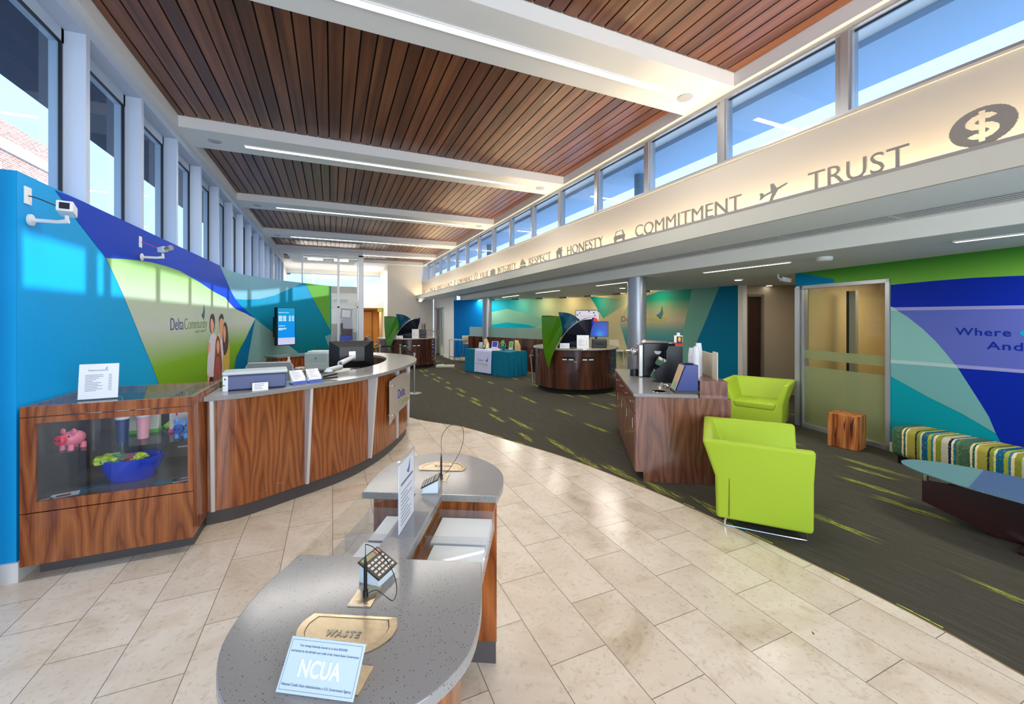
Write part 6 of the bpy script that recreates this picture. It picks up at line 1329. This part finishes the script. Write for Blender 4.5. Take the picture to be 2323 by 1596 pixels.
# striped bench along the right wall
def _stripe():
    m = mat('striped_upholstery', (120, 130, 90), .7, spec=.2); v = coords(m); sp = N(m, 'ShaderNodeSeparateXYZ'); L(m, v, sp.inputs[0])
    f = N(m, 'ShaderNodeMath'); f.operation = 'MODULO'; f.inputs[1].default_value = 1; mu = N(m, 'ShaderNodeMath'); mu.operation = 'MULTIPLY_ADD'; mu.inputs[1].default_value = 1/.62; mu.inputs[2].default_value = 20; L(m, sp.outputs[1], mu.inputs[0])
    n = N(m, 'ShaderNodeTexNoise', Scale=1.0); v2 = coords(m, (60, 60, 60)); L(m, v2, n.inputs['Vector']); ad = N(m, 'ShaderNodeMath'); ad.operation = 'MULTIPLY_ADD'; ad.inputs[1].default_value = .028; L(m, n.outputs[0], ad.inputs[0]); L(m, mu.outputs[0], ad.inputs[2]); L(m, ad.outputs[0], f.inputs[0])
    cs = [(0, (58, 92, 68)), (.10, (90, 110, 60)), (.13, (26, 92, 120)), (.17, (206, 196, 160)), (.20, (24, 30, 52)), (.24, (176, 174, 150)), (.34, (120, 128, 40)), (.42, (212, 188, 150)), (.46, (26, 104, 128)), (.49, (146, 156, 50)), (.54, (10, 84, 112)), (.63, (196, 190, 140)), (.66, (120, 132, 44)), (.71, (22, 34, 50)), (.735, (150, 142, 56)), (.86, (218, 200, 160)), (.89, (20, 90, 70)), (.92, (214, 190, 150)), (.95, (58, 88, 64))]
    r = ramp(m, cs, f.outputs[0], 'CONSTANT'); n3 = N(m, 'ShaderNodeTexVoronoi', Scale=1.0); L(m, coords(m, (30, 60, 30)), n3.inputs['Vector']); k = ramp(m, [(.16, (255, 255, 255)), (.2, (0, 0, 0))], n3.outputs['Distance'])
    L(m, mixc(m, k.outputs[0], r.outputs[0], (150, 156, 80)), bsdf(m).inputs['Base Color']); return m
rd = Vector(RW[1])-Vector(RW[0]); rang = math.atan2(rd.x, -rd.y)
t = thing('bench', 'long upholstered bench with green, teal and cream stripes along the right wall', 'bench', (6.44, 2.60, 0), -math.atan2(rd.x, rd.y)+PI)
t.rotation_euler[2] = math.atan2(rd.y, rd.x)+PI/2
MB().box(-.22, .22, -2.6, .10, .08, .44).build('cushion', _stripe(), t, bevel=.07, seg=5)
for y_ in (-.0, -1.2, -2.4): MB().box(-.18, .18, y_-.03, y_+.03, 0, .09).build('foot', BLACK, t)
for o in t.children:
    if o.name.startswith('cushion'):
        for p in o.data.polygons: p.use_smooth = True
# pointed oval glass coffee table
t = thing('coffee_table', 'pointed oval glass coffee table on dark crossed panels at the right', 'table', (4.78, 1.40, 0), 0)
tipA = U(2043, 1052, .42); tipv = Vector((tipA[0], tipA[1])); axis = Vector((.04, -1)).normalized()
t.location = (tipA[0]+.16, tipA[1]-.75, 0); t.rotation_euler[2] = .0
Lt, Wt = .80, .36
OV = [(Wt*math.sin(a)*(1 if math.sin(a) > 0 else .95), Lt*math.copysign(abs(math.cos(a))**.9, math.cos(a))) for a in [2*PI*k/48 for k in range(48)]]
MB().prism(OV, .41, .42).build('glass_top', mat('grey_blue_back_painted_glass', (96, 124, 132), .04, spec=.9, coat=1), t)
for r_ in (.42, -.42):
    m = MB(); m.M = Matrix.Rotation(r_, 4, 'Z'); m.add([(-.012, -.62, .36), (.012, -.62, .36), (.012, .62, .36), (-.012, .62, .36), (-.012, -.62, .18), (-.012, -.2, .02), (-.012, .2, .02), (-.012, .62, .18), (.012, -.62, .18), (.012, -.2, .02), (.012, .2, .02), (.012, .62, .18)], [(0, 1, 2, 3), (3, 7, 6, 5, 4, 0), (1, 8, 9, 10, 11, 2), (4, 8, 1, 0), (2, 11, 7, 3), (4, 5, 9, 8), (5, 6, 10, 9), (6, 7, 11, 10)]); m.build('base_panel', mat('wenge_panel', (40, 16, 14), .25), t)
    for s in (-1, 1): m = MB(); m.M = Matrix.Rotation(r_, 4, 'Z') @ Matrix.Translation((0, s*.60, .36)); m.lathe([(.02, 0), (.02, .05), (.001, .05)], n=16); m.build('glass_support', CHROME, t, smooth=True)
m = MB(); m.box(-.25, .25, -.03, .03, 0, .02); m.box(-.03, .03, -.25, .25, 0, .02); m.build('foot_bar', mat('wenge_panel', (40, 16, 14), .25), t)
# ------------------------------------------------------------------ far end things
t = thing('exit_sign', 'red and green lit exit sign above the far tan door', 'sign', (2.28, 22.2, 2.26)); MB().box(-.13, .13, -.02, .02, -.19, 0).build('housing', mat('green_sign', (60, 150, 40), .4, emit=(60, 170, 40), es=.6), t); m = MB(); put_text(m, 'EXIT', lambda u, v, q: (-.1+u, -.021-q, -.14+v), .003, width=.2, height=.1, bold=.02); m.build('lettering', mat('red_sign', (230, 40, 20), .4, emit=(255, 50, 20), es=2), t)
t = thing('picture_frame', 'dark framed picture leaning on the copier in the glass office', 'picture', (.55, 19.3, 1.72), -.2); m = MB(); m.M = Matrix.Rotation(.1, 4, 'Y'); m.box(-.24, .24, -.015, .015, 0, .44); m.build('frame', mat('bronze_frame', (92, 76, 64), .5), t, bevel=.004); m = MB(); m.M = Matrix.Rotation(.1, 4, 'Y'); m.box(-.17, .17, -.018, -.015, .07, .37); m.build('picture_sheet', mat('pale_picture', (180, 172, 168), .5), t)
t = thing('copier', 'brown and blue office copier behind the glass', 'copier', (.55, 19.0, 0)); MB().box(-.25, .25, -.25, .25, .0, .75).build('body', mat('copier_white', (200, 200, 210), .5), t, bevel=.02); MB().box(-.26, .26, -.26, .26, .76, 1.0).build('scanner_unit', mat('copier_blue', (70, 90, 190), .4), t, bevel=.01); MB().box(-.2, .25, -.2, .2, 1.0, 1.72).build('upper_cabinet', mat('copier_brown', (96, 78, 84), .5), t, bevel=.02)
t = thing('desk', 'long desk with small items behind the glass office front', 'desk', (-.1, 17.6, 0)); MB().box(-1.0, 1.0, -.3, .3, .70, .74).build('desktop', CREAM, t); MB().box(-.95, .95, -.25, .25, 0, .70).build('panel', CREAM, t)
for k in range(8):
    c = ((200, 90, 60), (60, 50, 60), (40, 40, 50), (220, 200, 180))[k % 4]; t = thing('desk_item', '%s small box on the desk behind the glass, %s' % (('red-brown', 'dark', 'black', 'cream')[k % 4], 'left half' if k < 4 else 'right half'), 'box', (.0+.1*k, 17.45, .74)); MB().box(-.035, .035, -.04, .04, 0, .09+.02*(k % 3)).build('box_body', mat('item%d' % (k % 4), c, .5), t, bevel=.004)
t = thing('wall_vent', 'white wall vent high in the glass office', 'vent', (.35, 20.39, 2.55)); m = MB(); m.box(-.35, .35, -.02, 0, -.1, .1); m.build('frame', WHITE, t); m = MB(); [m.box(-.32, .32, -.03, -.02, -.08+.02*k, -.07+.02*k) for k in range(8)]; m.build('louvre', GREYP, t)
t = thing('light_switch', 'small white light switch on the white wall by the far glass door', 'switch', (4.63, 17.5, 1.15)); MB().box(-.008, 0, -.035, .035, -.06, .06).build('plate', WHITEP, t); MB().box(-.012, -.008, -.012, .012, -.025, .025).build('rocker', CREAM, t)
t = thing('emergency_light', 'bright twin-head emergency lamp at the far end of the beam', 'light', (3.72, 18.6, 2.64)); MB().box(-.1, .1, -.2, .2, -.06, 0).build('housing', WHITEP, t, bevel=.01)
for s in (-1, 1): MB().sph((-.06, s*.14, -.1), .05).build('lamp_head', LAMP, t, smooth=True)
t = thing('leaf_scrap', 'tiny brown leaf scrap on the stone floor at the right of the desk', 'leaf', (*U(1845, 1436, 0.001), .001), .8); m = MB(); m.sheet(lambda u, v, q: (u, v, q), [(-.012, 0), (0, .005), (.016, .002), (0, -.005)], .001); m.build('leaf_blade', mat('leaf_brown', (150, 80, 20), .7), t)
